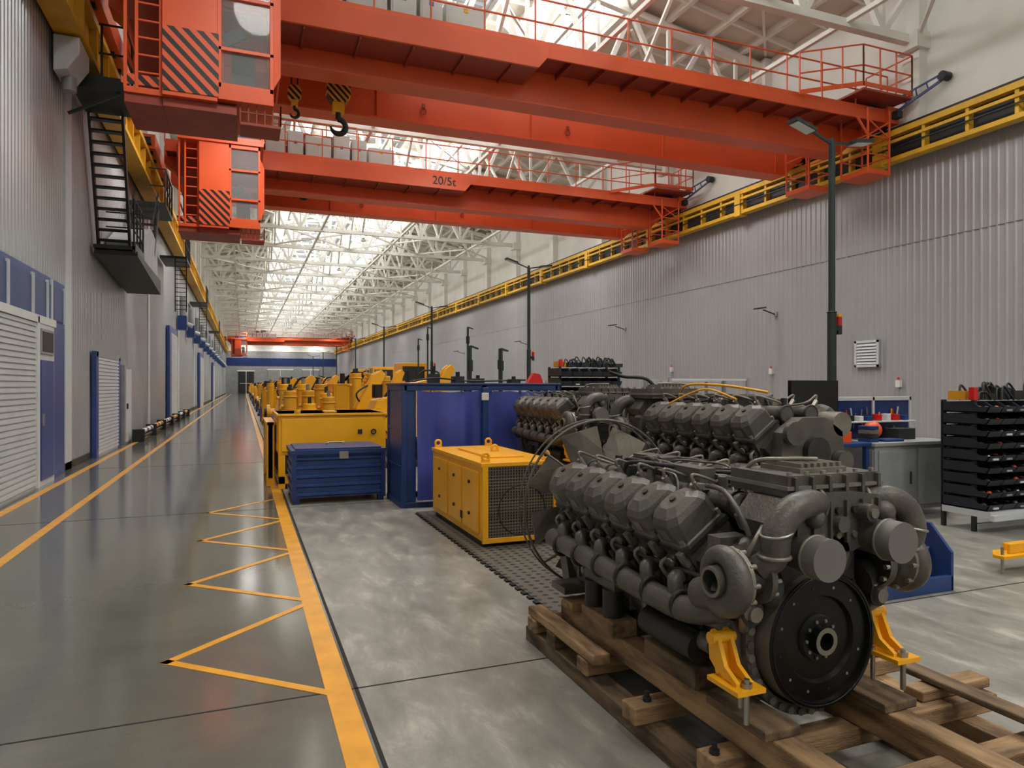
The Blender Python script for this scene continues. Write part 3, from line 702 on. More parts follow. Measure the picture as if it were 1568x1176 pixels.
    if fan:
        fy=1.95
        b.cyl((fx,fy-.06,fz),(fx,fy+.05,fz),.12,ENG,n=24)
        for i in range(8):
            t=2*math.pi*i/8+.3; rad=V((math.cos(t),0,math.sin(t))); tan=V((-math.sin(t),0,math.cos(t))); ax=V((0,1,0))
            lo=[]
            for r,ch,an in ((.09,.1,50),(.2,.18,38),(.34,.23,28),(.5,.25,20)):
                c=V((fx,fy,fz))+rad*r; dd=tan*math.cos(math.radians(an))+ax*math.sin(math.radians(an)); nn=rad.cross(dd)
                lo.append([c-dd*ch/2-nn*.004,c+nn*.016,c+dd*ch/2-nn*.004,c+nn*.006])
            b.loft(lo,ENGL,False)
        b.torus((fx,fy-.04,fz),(0,1,0),.55,.009,ENG,n=96); b.torus((fx,fy+.05,fz),(0,1,0),.55,.006,ENG,n=96)
        for i in range(12):
            t=i*math.pi/6; b.cyl((fx+math.cos(t)*.55,fy-.04,fz+math.sin(t)*.55),(fx+math.cos(t)*.55,fy+.05,fz+math.sin(t)*.55),.005,ENG,n=8)
        for t in (140,220,320):
            t=math.radians(t); b.tube([(math.cos(t)*.2,1.78,fz+math.sin(t)*.2),(fx+math.cos(t)*.4,1.83,fz+math.sin(t)*.4),(fx+math.cos(t)*.55,fy-.04,fz+math.sin(t)*.55)],.008,ENG,n=8)
    for sd in (-1,1):
        for xo in (.365,.425):
            b.prism([(sd*xo,y_,z_) for y_,z_ in ((.10,.63),(.13,.64),(.15,.61),(.14,.52),(.1,.49),(-.02,.465),(-.02,.48),(.05,.52))],(sd*.018,0,0),YEL)
        b.obox((sd*.405,.11,.55),(.035,0,0),(0,.009,0),(0,.012,.075),YEL)
        b.box(sd*.34,sd*.47,-.06,.12,.45,.468,YEL)
        b.cyl((sd*.405,-.03,.33),(sd*.405,-.03,.5),.011,STEEL,n=12); b.cyl((sd*.405,-.03,.468),(sd*.405,-.03,.486),.022,STEEL,n=6)
        b.cyl((sd*.35,.07,.34),(sd*.35,.07,.48),.010,STEEL,n=12)
        b.cyl((sd*.35,.115,.61),(sd*.46,.115,.61),.024,YEL)
        b.box(sd*.22,sd*.36,.1,.2,.52,.67,ENG)
        b.box(sd*.2,sd*.42,1.5,1.68,.38,.42,ENG); b.box(sd*.2,sd*.25,1.5,1.68,.38,.55,ENG)
    return b
EX,EY=2.16,2.10
b=engine(Matrix.Translation((EX,EY,0)),True,0)
b.obj('diesel_engine',.004,seg=2)
def stand(b,xa,xb,ya,yb,z):
    for x in (xa,xb):
        b.box(x-.05,x+.05,ya,yb,z-.1,z,YEL); b.box(x-.05,x+.05,ya,yb,0,.1,YEL)
        for y in (ya+.05,yb-.05,(ya+yb)/2): b.box(x-.04,x+.04,y-.04,y+.04,.1,z-.1,YEL)
        b.beam((x,ya+.1,.1),(x,(ya+yb)/2,z-.1),.04,.04,YEL); b.beam((x,yb-.1,.1),(x,(ya+yb)/2,z-.1),.04,.04,YEL)
    for y in (ya+.1,yb-.1): b.box(xa,xb,y-.04,y+.04,0.02,.1,YEL); b.box(xa,xb,y-.04,y+.04,z-.1,z-.01,YEL)
    for x in (xa,xb):
        for y in (ya,yb): b.cyl((x,y,z),(x,y,z+.06),.02,STEEL,n=12)
M3=Matrix.Translation((3.62,5.45,0))@Matrix.Rotation(math.pi,4,'Z')
b=engine(M3,False,.33,True)
b.M=Matrix(); stand(b,3.26,3.98,3.65,5.5,.70)
b.box(3.44,3.80,3.8,5.2,.58,.62,YEL)
b.tube([(3.5,5.3,1.55),(3.4,5.35,1.66),(3.2,5.4,1.68),(3.05,5.4,1.72)],.016,BLACK)
b.tube([(3.5,3.9,1.55),(3.42,4.3,1.6),(3.45,4.8,1.6),(3.6,5.1,1.5)],.01,YEL,n=8)
b.tube([(3.3,4.0,1.5),(3.32,4.4,1.57),(3.2,4.7,1.45)],.008,YEL,n=8)
b.obj('diesel_engine',.004,seg=1)
b=engine(Matrix.Translation((3.72,6.65,0)),False,.33)
b.M=Matrix(); stand(b,3.40,4.04,6.65,8.3,.70); b.box(3.5,3.94,6.8,8.2,.58,.62,YEL)
b.obj('diesel_engine',.004,seg=1)
# ---------------------------------------------------------------- timber skid
b=B()
rr=random.Random(5)
def plank(x0,x1,y0,y1,z0,z1,m):
    b.box(x0,x1,y0,y1,z0,z1,m)
for xx in (1.66,2.12,2.66): plank(xx,xx+.12,1.35,4.0,.0,.085,WOOD2)
plank(3.02,3.14,1.3,2.95,.0,.085,WOOD)
for k,yy in enumerate((3.88,3.62,3.22,2.68,2.2,1.82,1.48)):
    x1=2.9 if yy>2.8 else 3.22
    plank(1.64+rr.uniform(-.03,.03),x1+rr.uniform(-.05,.1),yy-.055,yy+.06,.087,.165,WOODX if k!=1 else WOOD2)
    for px in (1.71,x1-.1): 
        b.cyl((px,yy,.16),(px,yy,.21),.011,DARK,n=12); b.cyl((px,yy,.165),(px,yy,.182),.022,DARK,n=6)
for xx in (1.82,2.40): plank(xx,xx+.115,1.35,3.82,.168,.285,WOOD)
plank(1.66,1.76,3.1,3.96,.167,.22,WOOD)
plank(1.95,2.39,1.66,1.78,.168,.24,WOODX); plank(1.76,2.55,3.55,3.68,.287,.345,WOODX)
plank(1.78,1.95,2.0,2.35,.287,.325,WOOD2); plank(2.38,2.56,2.0,2.3,.287,.325,WOOD2)
plank(1.77,1.92,3.1,3.45,.287,.375,WOOD)
plank(1.80,1.95,2.45,2.85,.287,.38,WOOD2)
plank(2.75,3.4,1.52,1.63,.168,.22,WOODX); plank(2.85,3.3,2.2,2.3,.168,.215,WOODX); plank(2.95,3.05,1.5,2.4,.22,.25,WOOD2)
b.obj('timber_engine_skid',.007)
# ---------------------------------------------------------------- rubber mat
b=B()
b.box(2.02,3.18,4.3,8.45,0,.014,RMAT)
y=4.35
while y<8.4:
    b.box(1.985,2.02,y,y+.06,0,.014,BLACK); y+=.12
b.obj('perforated_rubber_mat')
# ---------------------------------------------------------------- radiator power unit
b=B()
x0,x1,y0,y1,zt=2.17,2.97,6.32,8.2,.84
b.box(x0,x1,y0+.03,y1,.07,zt-.03,YEL); b.box(x0+.03,x1-.03,y0+.08,y1-.03,.014,.07,DARK)
b.box(x0-.015,x1+.015,y0,y1+.01,zt-.04,zt,YEL); b.box(x0,x1,y0,y0+.03,.05,.1,YEL)
b.box(x0,x0+.06,y0,y0+.03,.1,zt-.04,YEL); b.box(x1-.04,x1,y0,y0+.03,.1,zt-.04,YEL)
b.box(x0+.06,x1-.04,y0+.012,y0+.025,.1,zt-.04,GRILLE)
for i in range(20): b.box(x0+.06,x1-.04,y0+.006,y0+.012,.12+i*.034,.126+i*.034,ENGD)
b.torus((x0+.42,y0+.01,.36),(0,1,0),.25,.006,DARK,n=48)
for (ya,yb) in ((y0+.1,y0+.62),(y0+.66,y0+1.15),(y0+1.2,y1-.08)):
    b.box(x0-.018,x0,ya,yb,.14,zt-.1,YEL)
    for z in (.3,.62):
        b.cyl((x0-.035,(ya+yb)/2,z),(x0-.018,(ya+yb)/2,z),.018,DARK,n=12)
b.box(x0-.03,x0-.018,y0+.6,y0+.66,.2,.28,DARK)
b.box(x0+.2,x1-.2,y0+.4,y1-.4,zt,zt+.02,YEL)
def eye(x,y,z,ax=(0,1,0)):
    b.box(x-.045,x+.045,y-.012,y+.012,z-.1,z+.03,YEL); b.torus((x,y,z+.055),ax,.035,.014,YEL,n=24)
for (x,y) in ((x0+.05,y0+.06),(x1-.1,y0+.06),(x0+.05,y1-.06),(x1-.1,y1-.06),(x0+.45,y0+.9)): eye(x,y,zt)
b.obj('radiator_power_unit',.004,seg=1)
# ---------------------------------------------------------------- blue curtain booth
b=B()
xa,xb,ya,yb,zt=1.95,4.15,8.85,9.75,1.6
for x in (xa,3.05,xb):
    for y in (ya,yb): b.box(x-.035,x+.035,y-.035,y+.035,0,zt,BLUE)
for y in (ya,yb): b.box(xa,xb,y-.035,y+.035,zt-.07,zt,BLUE); b.box(xa,xb,y-.05,y+.05,0,.07,DBLUE)
for x in (xa,xb): b.box(x-.035,x+.035,ya,yb,zt-.07,zt,BLUE); b.box(x-.05,x+.05,ya,yb,0,.07,DBLUE)
b.box(xa-.05,xb+.05,ya-.05,yb+.05,zt,zt+.03,DBLUE)
def curtain(p0,p1,z0,z1,m,amp=.03,waves=5,nrm=(0,-1,0),ph=0):
    p0=V(p0);p1=V(p1);n=V(nrm);NX=90;NZ=20;vs=[];fs=[]
    for j in range(NZ+1):
        tz_=j/NZ
        for i in range(NX+1):
            t=i/NX; sag=(math.sin(math.pi*t)*.02+abs(math.sin(math.pi*3*t))*.012)*tz_
            am=amp*(1.3-tz_*.7)
            s_=t+.12*(1-tz_)*math.sin(2*t+ph)
            off=am*math.sin(waves*2*math.pi*s_+ph)+am*.4*math.sin(waves*4.3*math.pi*s_+1+tz_*2.5)+am*.5*math.sin(6*tz_+7*t)
            q=p0.lerp(p1,t)+n*off; vs.append((q.x,q.y,z0+(z1-z0)*tz_-sag))
    for j in range(NZ):
        for i in range(NX):
            a_=j*(NX+1)+i; fs.append((a_,a_+1,a_+NX+2,a_+NX+1))
    b.add(vs,fs,m,True)
curtain((xa+.16,ya-.07,0),(3.02,ya-.07,0),.1,zt-.06,CURT,amp=.028,waves=1.8); curtain((3.08,ya-.07,0),(xb-.05,ya-.07,0),.1,zt-.06,CURT,amp=.028,waves=1.5,ph=2)
b.box(xa+.03,xa+.16,ya-.01,ya+.02,.07,zt-.07,BLUE)
for i in range(5): b.cyl((xa+.35+i*.42,ya-.05,zt-.08),(xa+.35+i*.42,ya-.12,zt-.08),.012,STEEL,n=12)
b.box(xa-.02,xa+.0,ya+.03,yb-.03,.07,zt-.07,BLUE); b.box(xb,xb+.02,ya+.03,yb-.03,.07,zt-.07,BLUE)
for z in (.5,1.0): b.box(xa-.03,xa-.02,ya+.03,yb-.03,z,z+.04,DBLUE)
b.box(2.98,3.08,ya-.14,ya-.12,1.4,1.5,GREYW); b.box(3.0,3.08,ya-.13,ya,.1,zt-.03,BLUE)
b.obj('blue_curtain_booth',.004,seg=1)
b=B()
for (x,y,h) in ((2.75,9.2,.16),(3.15,9.5,.12),(3.6,9.2,.1),(2.45,9.4,.22)):
    b.box(x,x+.14,y,y+.2,1.63,1.63+h*.6,DARK); b.cyl((x+.07,y+.1,1.63+h*.5),(x+.07,y+.1,1.63+h),.03,BLACK,n=12)
b.tube([(2.1,9.2,1.65),(2.5,9.3,1.7),(3.0,9.2,1.66),(3.9,9.4,1.68)],.012,BLACK,n=8)
b.prism([(3.85,9.2,1.63),(4.1,9.2,1.63),(4.05,9.2,1.76),(3.95,9.2,1.78)],(0,.1,0),REDB)
b.obj('small_tools_on_booth')
# ---------------------------------------------------------------- blue tool chest
b=B()
x0,x1,y0,y1=.62,1.83,9.6,10.6
b.box(x0,x1,y0,y1,.08,.70,BLUE)
for z in (.13,.25,.37,.49,.61): b.prism([(x0+.02,y0,z-.03),(x0+.02,y0-.03,z-.015),(x0+.02,y0-.03,z+.015),(x0+.02,y0,z+.03)],(x1-x0-.04,0,0),BLUE); b.box(x0-.02,x0,y0+.03,y1-.03,z-.02,z+.02,BLUE)
b.box(x0-.03,x1+.03,y0-.04,y1+.03,.67,.725,BLUE); b.box(x0+.03,x1-.03,y0+.02,y1-.02,.725,.745,BLUE)
for x in (x0,x1-.08):
    for y in (y0,y1-.1): b.box(x,x+.08,y,y+.1,0,.08,DBLUE)
b.box(x0-.02,x0+.04,y0-.035,y0+.03,.05,.72,DBLUE); b.box(x1-.04,x1+.02,y0-.035,y0+.03,.05,.72,DBLUE)
b.box(x0+.6,x0+.72,y0-.05,y0-.03,.6,.70,STEEL); b.tube([(x0+.5,10.1,.745),(x0+.5,10.1,.78),(x0+.72,10.1,.78),(x0+.72,10.1,.745)],.01,STEEL,n=8)
b.obj('blue_steel_tool_chest',.008)
# ---------------------------------------------------------------- yellow machines
def hood(x0,x1,y0,y1,zt,name='yellow_machine_housing',busy=True):
    b=B()
    b.box(x0,x1,y0,y1,zt*.45,zt,YEL); b.box(x0-.03,x1+.03,y0-.03,y1+.03,zt-.035,zt+.0,YEL)
    b.box(x0+.05,x1-.05,y0-.02,y0,zt*.5,zt-.08,YEL); b.box(x0-.02,x0,y0+.1,y1-.1,zt*.5,zt-.1,YEL)
    for k in range(4): b.box(x0-.03,x0-.02,y0+.2+k*.12,y0+.26+k*.12,zt*.6,zt*.85,DARK)
    b.box(x1-.45,x1-.38,y0-.035,y0-.02,zt-.33,zt-.26,DARK); b.torus((x1-.2,y0-.03,zt-.3),(0,1,0),.035,.01,DARK,n=24)
    b.box(x0+.02,x1-.02,y0+.02,y1-.02,zt*.2,zt*.45,DARK)
    for x in (x0,x1-.1):
        for y in (y0,y1-.1): b.box(x,x+.1,y,y+.1,0,zt*.45,YEL)
    b.box(x0,x1,y0,y0+.08,.08,.2,YEL); b.box(x0,x0+.08,y0,y1,.08,.2,YEL)
    b.box(x0+.7,x0+.9,y0+.2,y0+.5,zt,zt+.03,YEL)
    if busy:
        b.cyl((x0+.3,y0+.5,zt),(x0+.3,y0+.5,zt+.3),.07,BLACK); b.box(x0+.5,x0+.9,y0+.6,y0+1.0,zt,zt+.22,DARK); b.tube([(x0+.4,y0+.8,zt+.1),(x0+.7,y0+.5,zt+.35),(x0+1.1,y0+.6,zt+.05)],.04,BLACK)
    else:
        b.cyl((x0+.3,y0+.3,zt),(x0+.3,y0+.3,zt+.05),.05,YEL)
    b.obj(name,.01)
hood(.50,2.15,11.1,12.6,1.16,busy=False)
b=B()
b.box(.36,.44,11.5,13.2,.12,.98,YEL); b.box(.34,.46,11.5,11.56,0,1.02,YEL); b.box(.34,.46,13.14,13.2,0,1.02,YEL); b.box(.33,.47,11.5,13.2,.96,1.02,YEL)
for k in range(3): b.box(.345,.36,11.7+k*.5,12.05+k*.5,.3,.85,YEL)
b.obj('yellow_side_panel',.008)
def cylrack(x0,y0,n,h,name='hydraulic_cylinder_rack'):
    b=B()
    b.box(x0,x0+n*.36+.1,y0,y0+.9,.1,.5,BLUE); b.box(x0-.03,x0+n*.36+.13,y0-.03,y0+.93,.5,.56,DBLUE)
    for x in (x0,x0+n*.36): b.box(x,x+.1,y0+.1,y0+.8,0,.1,DARK)
    r=random.Random(int(x0*10+y0))
    for i in range(n):
        for j in range(2):
            cx=x0+.22+i*.36;cy=y0+.25+j*.42; hh=h-r.choice((0,.12,.25,.05)); m=YEL if r.random()<.75 else YEL2
            if r.random()<.2: continue
            b.cyl((cx,cy,.56),(cx,cy,hh-.02),.12,m,n=20); b.cyl((cx,cy,hh-.02),(cx,cy,hh),.12,m,r2=.105,n=20); b.cyl((cx,cy,hh),(cx,cy,hh+.12),.035,STEEL if r.random()<.5 else DARK,n=12); b.torus((cx,cy,hh-.12),(0,0,1),.12,.018,m,n=24); b.cyl((cx-.12,cy,hh-.3),(cx-.17,cy,hh-.3),.035,m,n=12)
            b.torus((cx,cy,.75),(0,0,1),.12,.015,DARK,n=24)
    b.obj(name)
cylrack(.62,13.6,3,1.5); cylrack(.62,15.2,3,1.75)
def gearbox(x0,y0,s,name='yellow_gearbox_assembly',seed=0):
    r=random.Random(seed); b=B()
    b.box(x0,x0+1.3*s,y0,y0+1.0*s,0,.12,DARK); b.box(x0+.05,x0+.15,y0+.1,y0+.9*s,.12,.5,DBLUE); b.box(x0+1.1*s,x0+1.2*s,y0+.1,y0+.9*s,.12,.5,DBLUE)
    b.box(x0,x0+1.3*s,y0+.1,y0+.9*s,.5,.58,DBLUE)
    b.prism([(x0+.1,y0+.1,.58),(x0+1.1*s,y0+.1,.58),(x0+1.15*s,y0+.1,.95*s+.2),(x0+.7*s,y0+.1,1.15*s+.2),(x0+.3*s,y0+.1,1.05*s+.2),(x0+.1,y0+.1,.8)],(0,.75*s,0),YEL)
    b.lathe((x0+.6*s,y0+.12,.85),(0,-1,0),[(0,.3*s),(.08,.3*s),(.08,.22*s),(.14,.2*s),(.14,.08),(.22,.07),(.22,0)],YEL,n=28,ms=[YEL,YEL,DARK,YEL,DARK,STEEL])
    for i in range(8):
        t=i*math.pi/4; b.cyl((x0+.6*s+math.cos(t)*.26*s,y0+.04,.85+math.sin(t)*.26*s),(x0+.6*s+math.cos(t)*.26*s,y0+.02,.85+math.sin(t)*.26*s),.02,STEEL,n=12)
    b.cyl((x0+.35*s,y0+.4,1.1*s+.2),(x0+.35*s,y0+.4,1.35*s+.2),.1*s,DARK if r.random()>.4 else BLACK); b.tube([(x0+.9*s,y0+.3,1.1*s+.1),(x0+1.0*s,y0+.3,1.45*s),(x0+.7*s,y0+.6,1.5*s),(x0+.5*s,y0+.7,1.2*s)],.03,r.choice((BLACK,BLACK,ENGD)),n=12)
    b.box(x0+.75*s,x0+.95*s,y0+.3,y0+.6,1.15*s+.1,1.15*s+.35,r.choice((YEL2,GREY,DARK)))
    b.obj(name,.008,seg=1)
def axle(x0,y0,s,name='loader_axle_on_stand'):
    b=B()
    for x in (x0+.25,x0+1.0): b.box(x,x+.12,y0+.1,y0+.7,.0,.55,BLUE); 
    b.box(x0+.2,x0+1.2,y0+.1,y0+.2,.0,.1,DBLUE)
    b.cyl((x0+.1,y0+.4,.72),(x0+1.3,y0+.4,.72),.13,YEL,n=20); b.sphere((x0+.7,y0+.4,.75),.27,YEL)
    for x,sg in ((x0+.1,-1),(x0+1.3,1)):
        b.cyl((x,y0+.4,.72),(x+sg*.1,y0+.4,.72),.26,YEL2,n=24); b.cyl((x+sg*.1,y0+.4,.72),(x+sg*.18,y0+.4,.72),.16,DARK,n=20)
    b.prism([(x0+.3,y0+.2,.9),(x0+.5,y0+.2,.9),(x0+.95,y0+.2,1.75*s),(x0+.85,y0+.2,1.85*s),(x0+.7,y0+.2,1.75*s),(x0+.3,y0+.2,1.1)],(0,.12,0),YEL)
    b.prism([(x0+.3,y0+.55,.9),(x0+.5,y0+.55,.9),(x0+.95,y0+.55,1.75*s),(x0+.85,y0+.55,1.85*s),(x0+.7,y0+.55,1.75*s),(x0+.3,y0+.55,1.1)],(0,.12,0),YEL)
    b.cyl((x0+.45,y0+.44,1.0),(x0+.8,y0+.44,1.6*s),.05,YEL2,n=14); b.cyl((x0+.8,y0+.44,1.6*s),(x0+.87,y0+.44,1.72*s),.025,STEEL,n=12)
    b.tube([(x0+.5,y0+.3,1.1),(x0+.3,y0+.2,1.4),(x0+.6,y0+.3,1.6),(x0+.9,y0+.4,1.5)],.02,BLACK,n=8)
    b.obj(name,.008,seg=1)
gearbox(2.1,13.2,1.05,seed=1); axle(2.0,15.0,1.05)
k=3
for y in range(17,112,3):
    for j,x in enumerate((.7,2.4,4.2)):
        t=(k*7+j*3)%6
        if y>80 and j==2: continue
        if t==0: cylrack(x,y,3,1.8+.15*j)
        elif t==1: hood(x,x+1.3,y,y+1.5,1.45+.2*j)
        elif t==2:
            b=B(); b.box(x,x+1.2,y,y+1.2,.1,.95,BLUE); b.box(x-.03,x+1.23,y-.03,y+1.23,.95,1.0,DBLUE)
            for z in (.3,.5,.7): b.box(x+.03,x+1.17,y-.03,y,z,z+.05,DBLUE)
            for px in (x,x+1.1): b.box(px,px+.1,y,y+1.2,0,.1,DARK)
            b.box(x+.2,x+.5,y+.4,y+.8,1.0,1.45,DARK); b.cyl((x+.75,y+.5,1.0),(x+.75,y+.5,1.7),.12,YEL); b.tube([(x+.4,y+.5,1.3),(x+.6,y+.4,1.7),(x+.9,y+.5,1.3)],.03,BLACK)
            b.obj('blue_storage_crate')
        elif t==3 or t==5: axle(x,y,1.0+.08*j)
        else: gearbox(x,y,1.2+.08*j,seed=k*5+j)
    k+=1
for (x,y,h) in ((3.75,11.6,2.3),(4.9,13.1,2.35),(5.2,14.0,2.4),(5.75,18,3.2),(5.9,23,3.6),(6.3,26,3.4)):
    b=B(); b.cyl((x,y,0),(x,y,h),.03,POLE,n=12); b.box(x-.18,x+.18,y-.18,y+.18,0,.04,DARK); b.cyl((x,y,h-.45),(x,y,h-.25),.05,DARK,n=12); b.beam((x,y,h),(x+.15,y,h-.05),.03,.03,DARK)
    b.obj('tool_support_post')
for (x,y) in ((6.3,30),(6.3,37),(6.3,44)):
    b=B()
    b.box(x,x+2.2,y,y+2,.3,1.6,YEL); b.box(x+.2,x+1.4,y+.2,y+1.6,1.6,2.6,YEL); b.box(x+.3,x+1.3,y+.18,y+.2,1.8,2.45,DARK)
    for wx in (x+.3,x+1.8): b.cyl((wx,y-.1,.45),(wx,y+.3,.45),.45,BLACK,n=24); b.cyl((wx,y+1.7,.45),(wx,y+2.1,.45),.45,BLACK,n=24)
    b.beam((x+2,y+.5,1.5),(x+2.6,y+.5,2.0),.2,.25,YEL)
    b.obj('yellow_wheel_loader',.02,seg=1)
# ---------------------------------------------------------------- light poles
def pole(x,y,name='twin_head_light_pole'):
    b=B()
    b.box(x-.15,x+.15,y-.15,y+.15,0,.03,POLE)
    b.cyl((x,y,.03),(x,y,2.6),.06,POLE,n=20); b.cyl((x,y,2.6),(x,y,4.9),.045,POLE,n=20); b.torus((x,y,2.6),(0,0,1),.055,.012,POLE,n=24)
    b.cyl((x,y,4.8),(x,y,4.98),.03,POLE,n=14)
    b.beam((x-.45,y-.02,5.05),(x,y,4.9),.03,.03,POLE); b.beam((x+.45,y,4.98),(x,y,4.9),.03,.03,POLE)
    for sx in (-1,1):
        c=V((x+sx*.52,y,5.08 if sx<0 else 4.99)); dx=V((.17,0,-.05*1 if sx<0 else .02))
        b.obox(c,dx,(0,.09,0),(0,0,.022),POLE); b.obox(c-V((0,0,.026)),dx*.85,(0,.075,0),(0,0,.006),GREYW)
    b.box(x+.06,x+.1,y-.03,y+.03,2.35,2.42,DARK)
    b.cyl((x+.13,y,2.3),(x+.13,y,2.42),.04,DARK,n=14); b.cyl((x+.13,y,2.42),(x+.13,y,2.54),.04,REDB,n=14); b.cyl((x+.13,y,2.54),(x+.13,y,2.58),.035,YEL,n=14)
    b.obj(name)
for k in range(8): pole(7.5,7.14+10.7*k)
# ---------------------------------------------------------------- right side
b=B()
x0,x1,y0,y1=6.98,8.4,6.0,6.7
b.box(x0,x1,y0,y1,.87,.91,GREY); b.box(x0+.03,x1-.03,y0+.03,y1,.08,.87,GREY)
for i in range(2):
    xa=x0+.08+i*.66; b.box(xa,xa+.6,y0+.01,y0+.03,.14,.82,GREY); b.box(xa+.5,xa+.52,y0-.01,y0+.01,.4,.55,DARK)
b.box(x0+.02,x0+.05,y0+.05,y1-.05,.14,.82,GREY)
for x in (x0+.02,x1-.1): b.box(x,x+.06,y0+.1,y0+.16,0,.1,DARK); b.box(x,x+.06,y1-.16,y1-.1,0,.1,DARK)
b.box(x0,x1,y1-.03,y1,.91,1.43,DBLUE); b.box(x0-.02,x1,y1-.05,y1+.02,1.4,1.45,LGREY)
for x in (x0,(x0+x1)/2,x1-.04): b.box(x,x+.04,y1-.05,y1+.02,.91,1.45,LGREY)
rr=random.Random(9)
for i in range(26):
    xx=x0+.12+rr.random()*1.2; zz=1.0+rr.random()*.32; b.beam((xx,y1-.05,zz),(xx+rr.uniform(-.02,.02),y1-.05,zz-.1),.015,.02,rr.choice((STEEL,REDB,YEL,GREYW,STEEL)))
b.box(x0+.1,x1-.1,y1-.2,y1-.03,1.12,1.14,LGREY)
for i in range(7): 
    xx=x0+.2+i*.16; b.box(xx,xx+.07,y1-.16,y1-.06,1.14,1.2+.05*rr.random(),rr.choice((GREYW,REDB,BLACK,BLUE)))
b.box(x0+.75,x0+1.05,y1-.4,y1-.15,.91,1.05,DARK); b.box(x0+.3,x0+.6,y0+.1,y0+.3,.91,.94,BLUE)
for i in range(4): b.box(x0+.06+i*.0,x0+.2,y0+.12+i*.0,y0+.3,.91+i*.05,.955+i*.05,(BLUE,DARK,ENGL,BLUE)[i])
b.obj('workbench',.004,seg=1)
b=B(); b.sphere((7.34,6.35,1.04),.11,ORANGE); b.cyl((7.34,6.35,.915),(7.34,6.35,.95),.07,DARK); b.obj('orange_ball_float')
b=B()
b.box(6.05,6.93,6.0,6.6,.88,.92,BLUE)
for x in (6.07,6.86):
    for y in (6.02,6.52): b.box(x,x+.05,y,y+.06,0,.88,BLUE)
b.box(6.1,6.9,6.55,6.58,.3,.88,DBLUE); b.box(6.15,6.45,6.1,6.4,.92,1.08,BLUE); b.box(6.5,6.72,6.1,6.35,.92,1.05,ORANGE); b.box(6.2,6.4,6.12,6.3,1.08,1.14,LBLUE)
b.obj('blue_work_table',.004,seg=1)
b=B()
b.box(6.12,6.88,6.45,6.49,1.24,1.66,SCREEN); b.box(6.13,6.87,6.445,6.45,1.25,1.65,BLACK); b.box(6.46,6.54,6.49,6.52,.94,1.4,DARK); b.box(6.38,6.62,6.42,6.54,.922,.94,DARK)
b.obj('computer_monitor')
def binrack(x0,x1,y0,y1,rows,z0,dz,name='bin_storage_rack'):
    b=B(); zt=z0+rows*dz
    for x in (x0,x1):
        for y in (y0,y1): b.box(x-.02,x+.02,y-.02,y+.02,0.0,zt,DARK)
    b.box(x0-.03,x1,y0-.2,y1,z0-.08,z0-.01,LGREY); b.box(x0,x1,y0-.02,y0+.02,.02,.08,LGREY); b.box(x0-.05,x1,y0-.25,y0-.2,z0-.1,z0-.04,LGREY)
    n=int((x1-x0)/.2)
    rr=random.Random(4)
    for r in range(rows):
        z=z0+r*dz
        b.box(x0,x1,y0,y1,z-.008,z,DARK)
        for i in range(n):
            xa=x0-.03+i*(x1-x0)/n; xb=xa+(x1-x0)/n-.014
            b.box(xa,xb,y0-.16,y1,z,z+.008,BIN); b.box(xa,xb,y1-.01,y1,z,z+dz*.84,BIN)
            for xx in (xa,xb-.008):
                b.prism([(xx,y0-.16,z),(xx,y1,z),(xx,y1,z+dz*.84),(xx,y0+.0,z+dz*.84),(xx,y0-.07,z+dz*.5),(xx,y0-.19,z+dz*.45)],(.008,0,0),BIN)
            b.prism([(xa,y0-.16,z),(xa,y0-.20,z+dz*.47),(xa,y0-.18,z+dz*.47),(xa,y0-.145,z)],(xb-xa,0,0),BIN)
            if rr.random()<.35: b.box(xa+.06,xb-.06,y0-.19,y0-.178,z+.015,z+.035,GREYW if rr.random()<.3 else GREY)
            for q in range(3):
                if rr.random()<.5: b.sphere((xa+.04+q*.045,y0-.08+rr.uniform(-.03,.05),z+.04),.03,rr.choice((STEEL,ENGD,ENGL,ORANGE,BLACK)),n=12)
    for i in range(34):
        xa=rr.uniform(x0,x1-.15); yy=rr.uniform(y0,y1-.1); b.tube([(xa,yy,zt),(xa+.05,yy+.02,zt+rr.uniform(.06,.2)),(xa+.14,yy,zt+rr.uniform(.03,.12)),(xa+.2,yy,zt)],.012,rr.choice((BLACK,BIN,DARK,ENGD,BLACK)),n=8)
    b.box(x0,x0+.18,y0+.1,y0+.3,zt,zt+.1,YEL2); b.box(x0,x0+.06,y0,y0+.06,zt,zt+.14,REDB)
    for i in range(5): b.box(x0+.25+i*.25,x0+.42+i*.25,y0+.05,y0+.3,zt,zt+rr.uniform(.05,.14),rr.choice((DARK,ENGD,BIN)))
    b.obj(name)
binrack(7.46,9.0,5.15,5.5,9,.25,.132)
binrack(5.7,7.0,12.0,12.5,9,.3,.185); 
b=B()
b.box(4.4,5.15,3.75,4.9,.02,.06,BLUE); b.box(4.4,5.15,3.72,3.76,.0,.12,BLUE); b.box(4.38,4.42,3.75,4.9,0,.12,BLUE); b.box(4.4,5.15,4.88,4.92,0,.12,BLUE)
b.prism([(5.13,3.72,0),(5.13,4.92,0),(5.13,4.92,.42),(5.13,4.6,.5),(5.13,3.9,.5),(5.13,3.72,.3)],(.03,0,0),BLUE)
b.cyl((4.7,4.2,.06),(4.7,4.2,.09),.1,STEEL)
for y in (3.9,4.3,4.7): b.beam((4.9,y,.06),(5.13,y,.3),.02,.04,BLUE)
b.obj('blue_steel_tray',.004,seg=1)
b=B()
b.prism([(5.95,3.85,.13),(6.6,3.85,.13),(6.6,4.05,.13),(6.1,4.05,.13),(5.95,3.95,.13)],(0,0,.03),YEL); b.box(6.1,6.6,3.9,3.93,.16,.24,YEL); b.box(6.2,6.5,4.0,4.03,.16,.22,YEL)
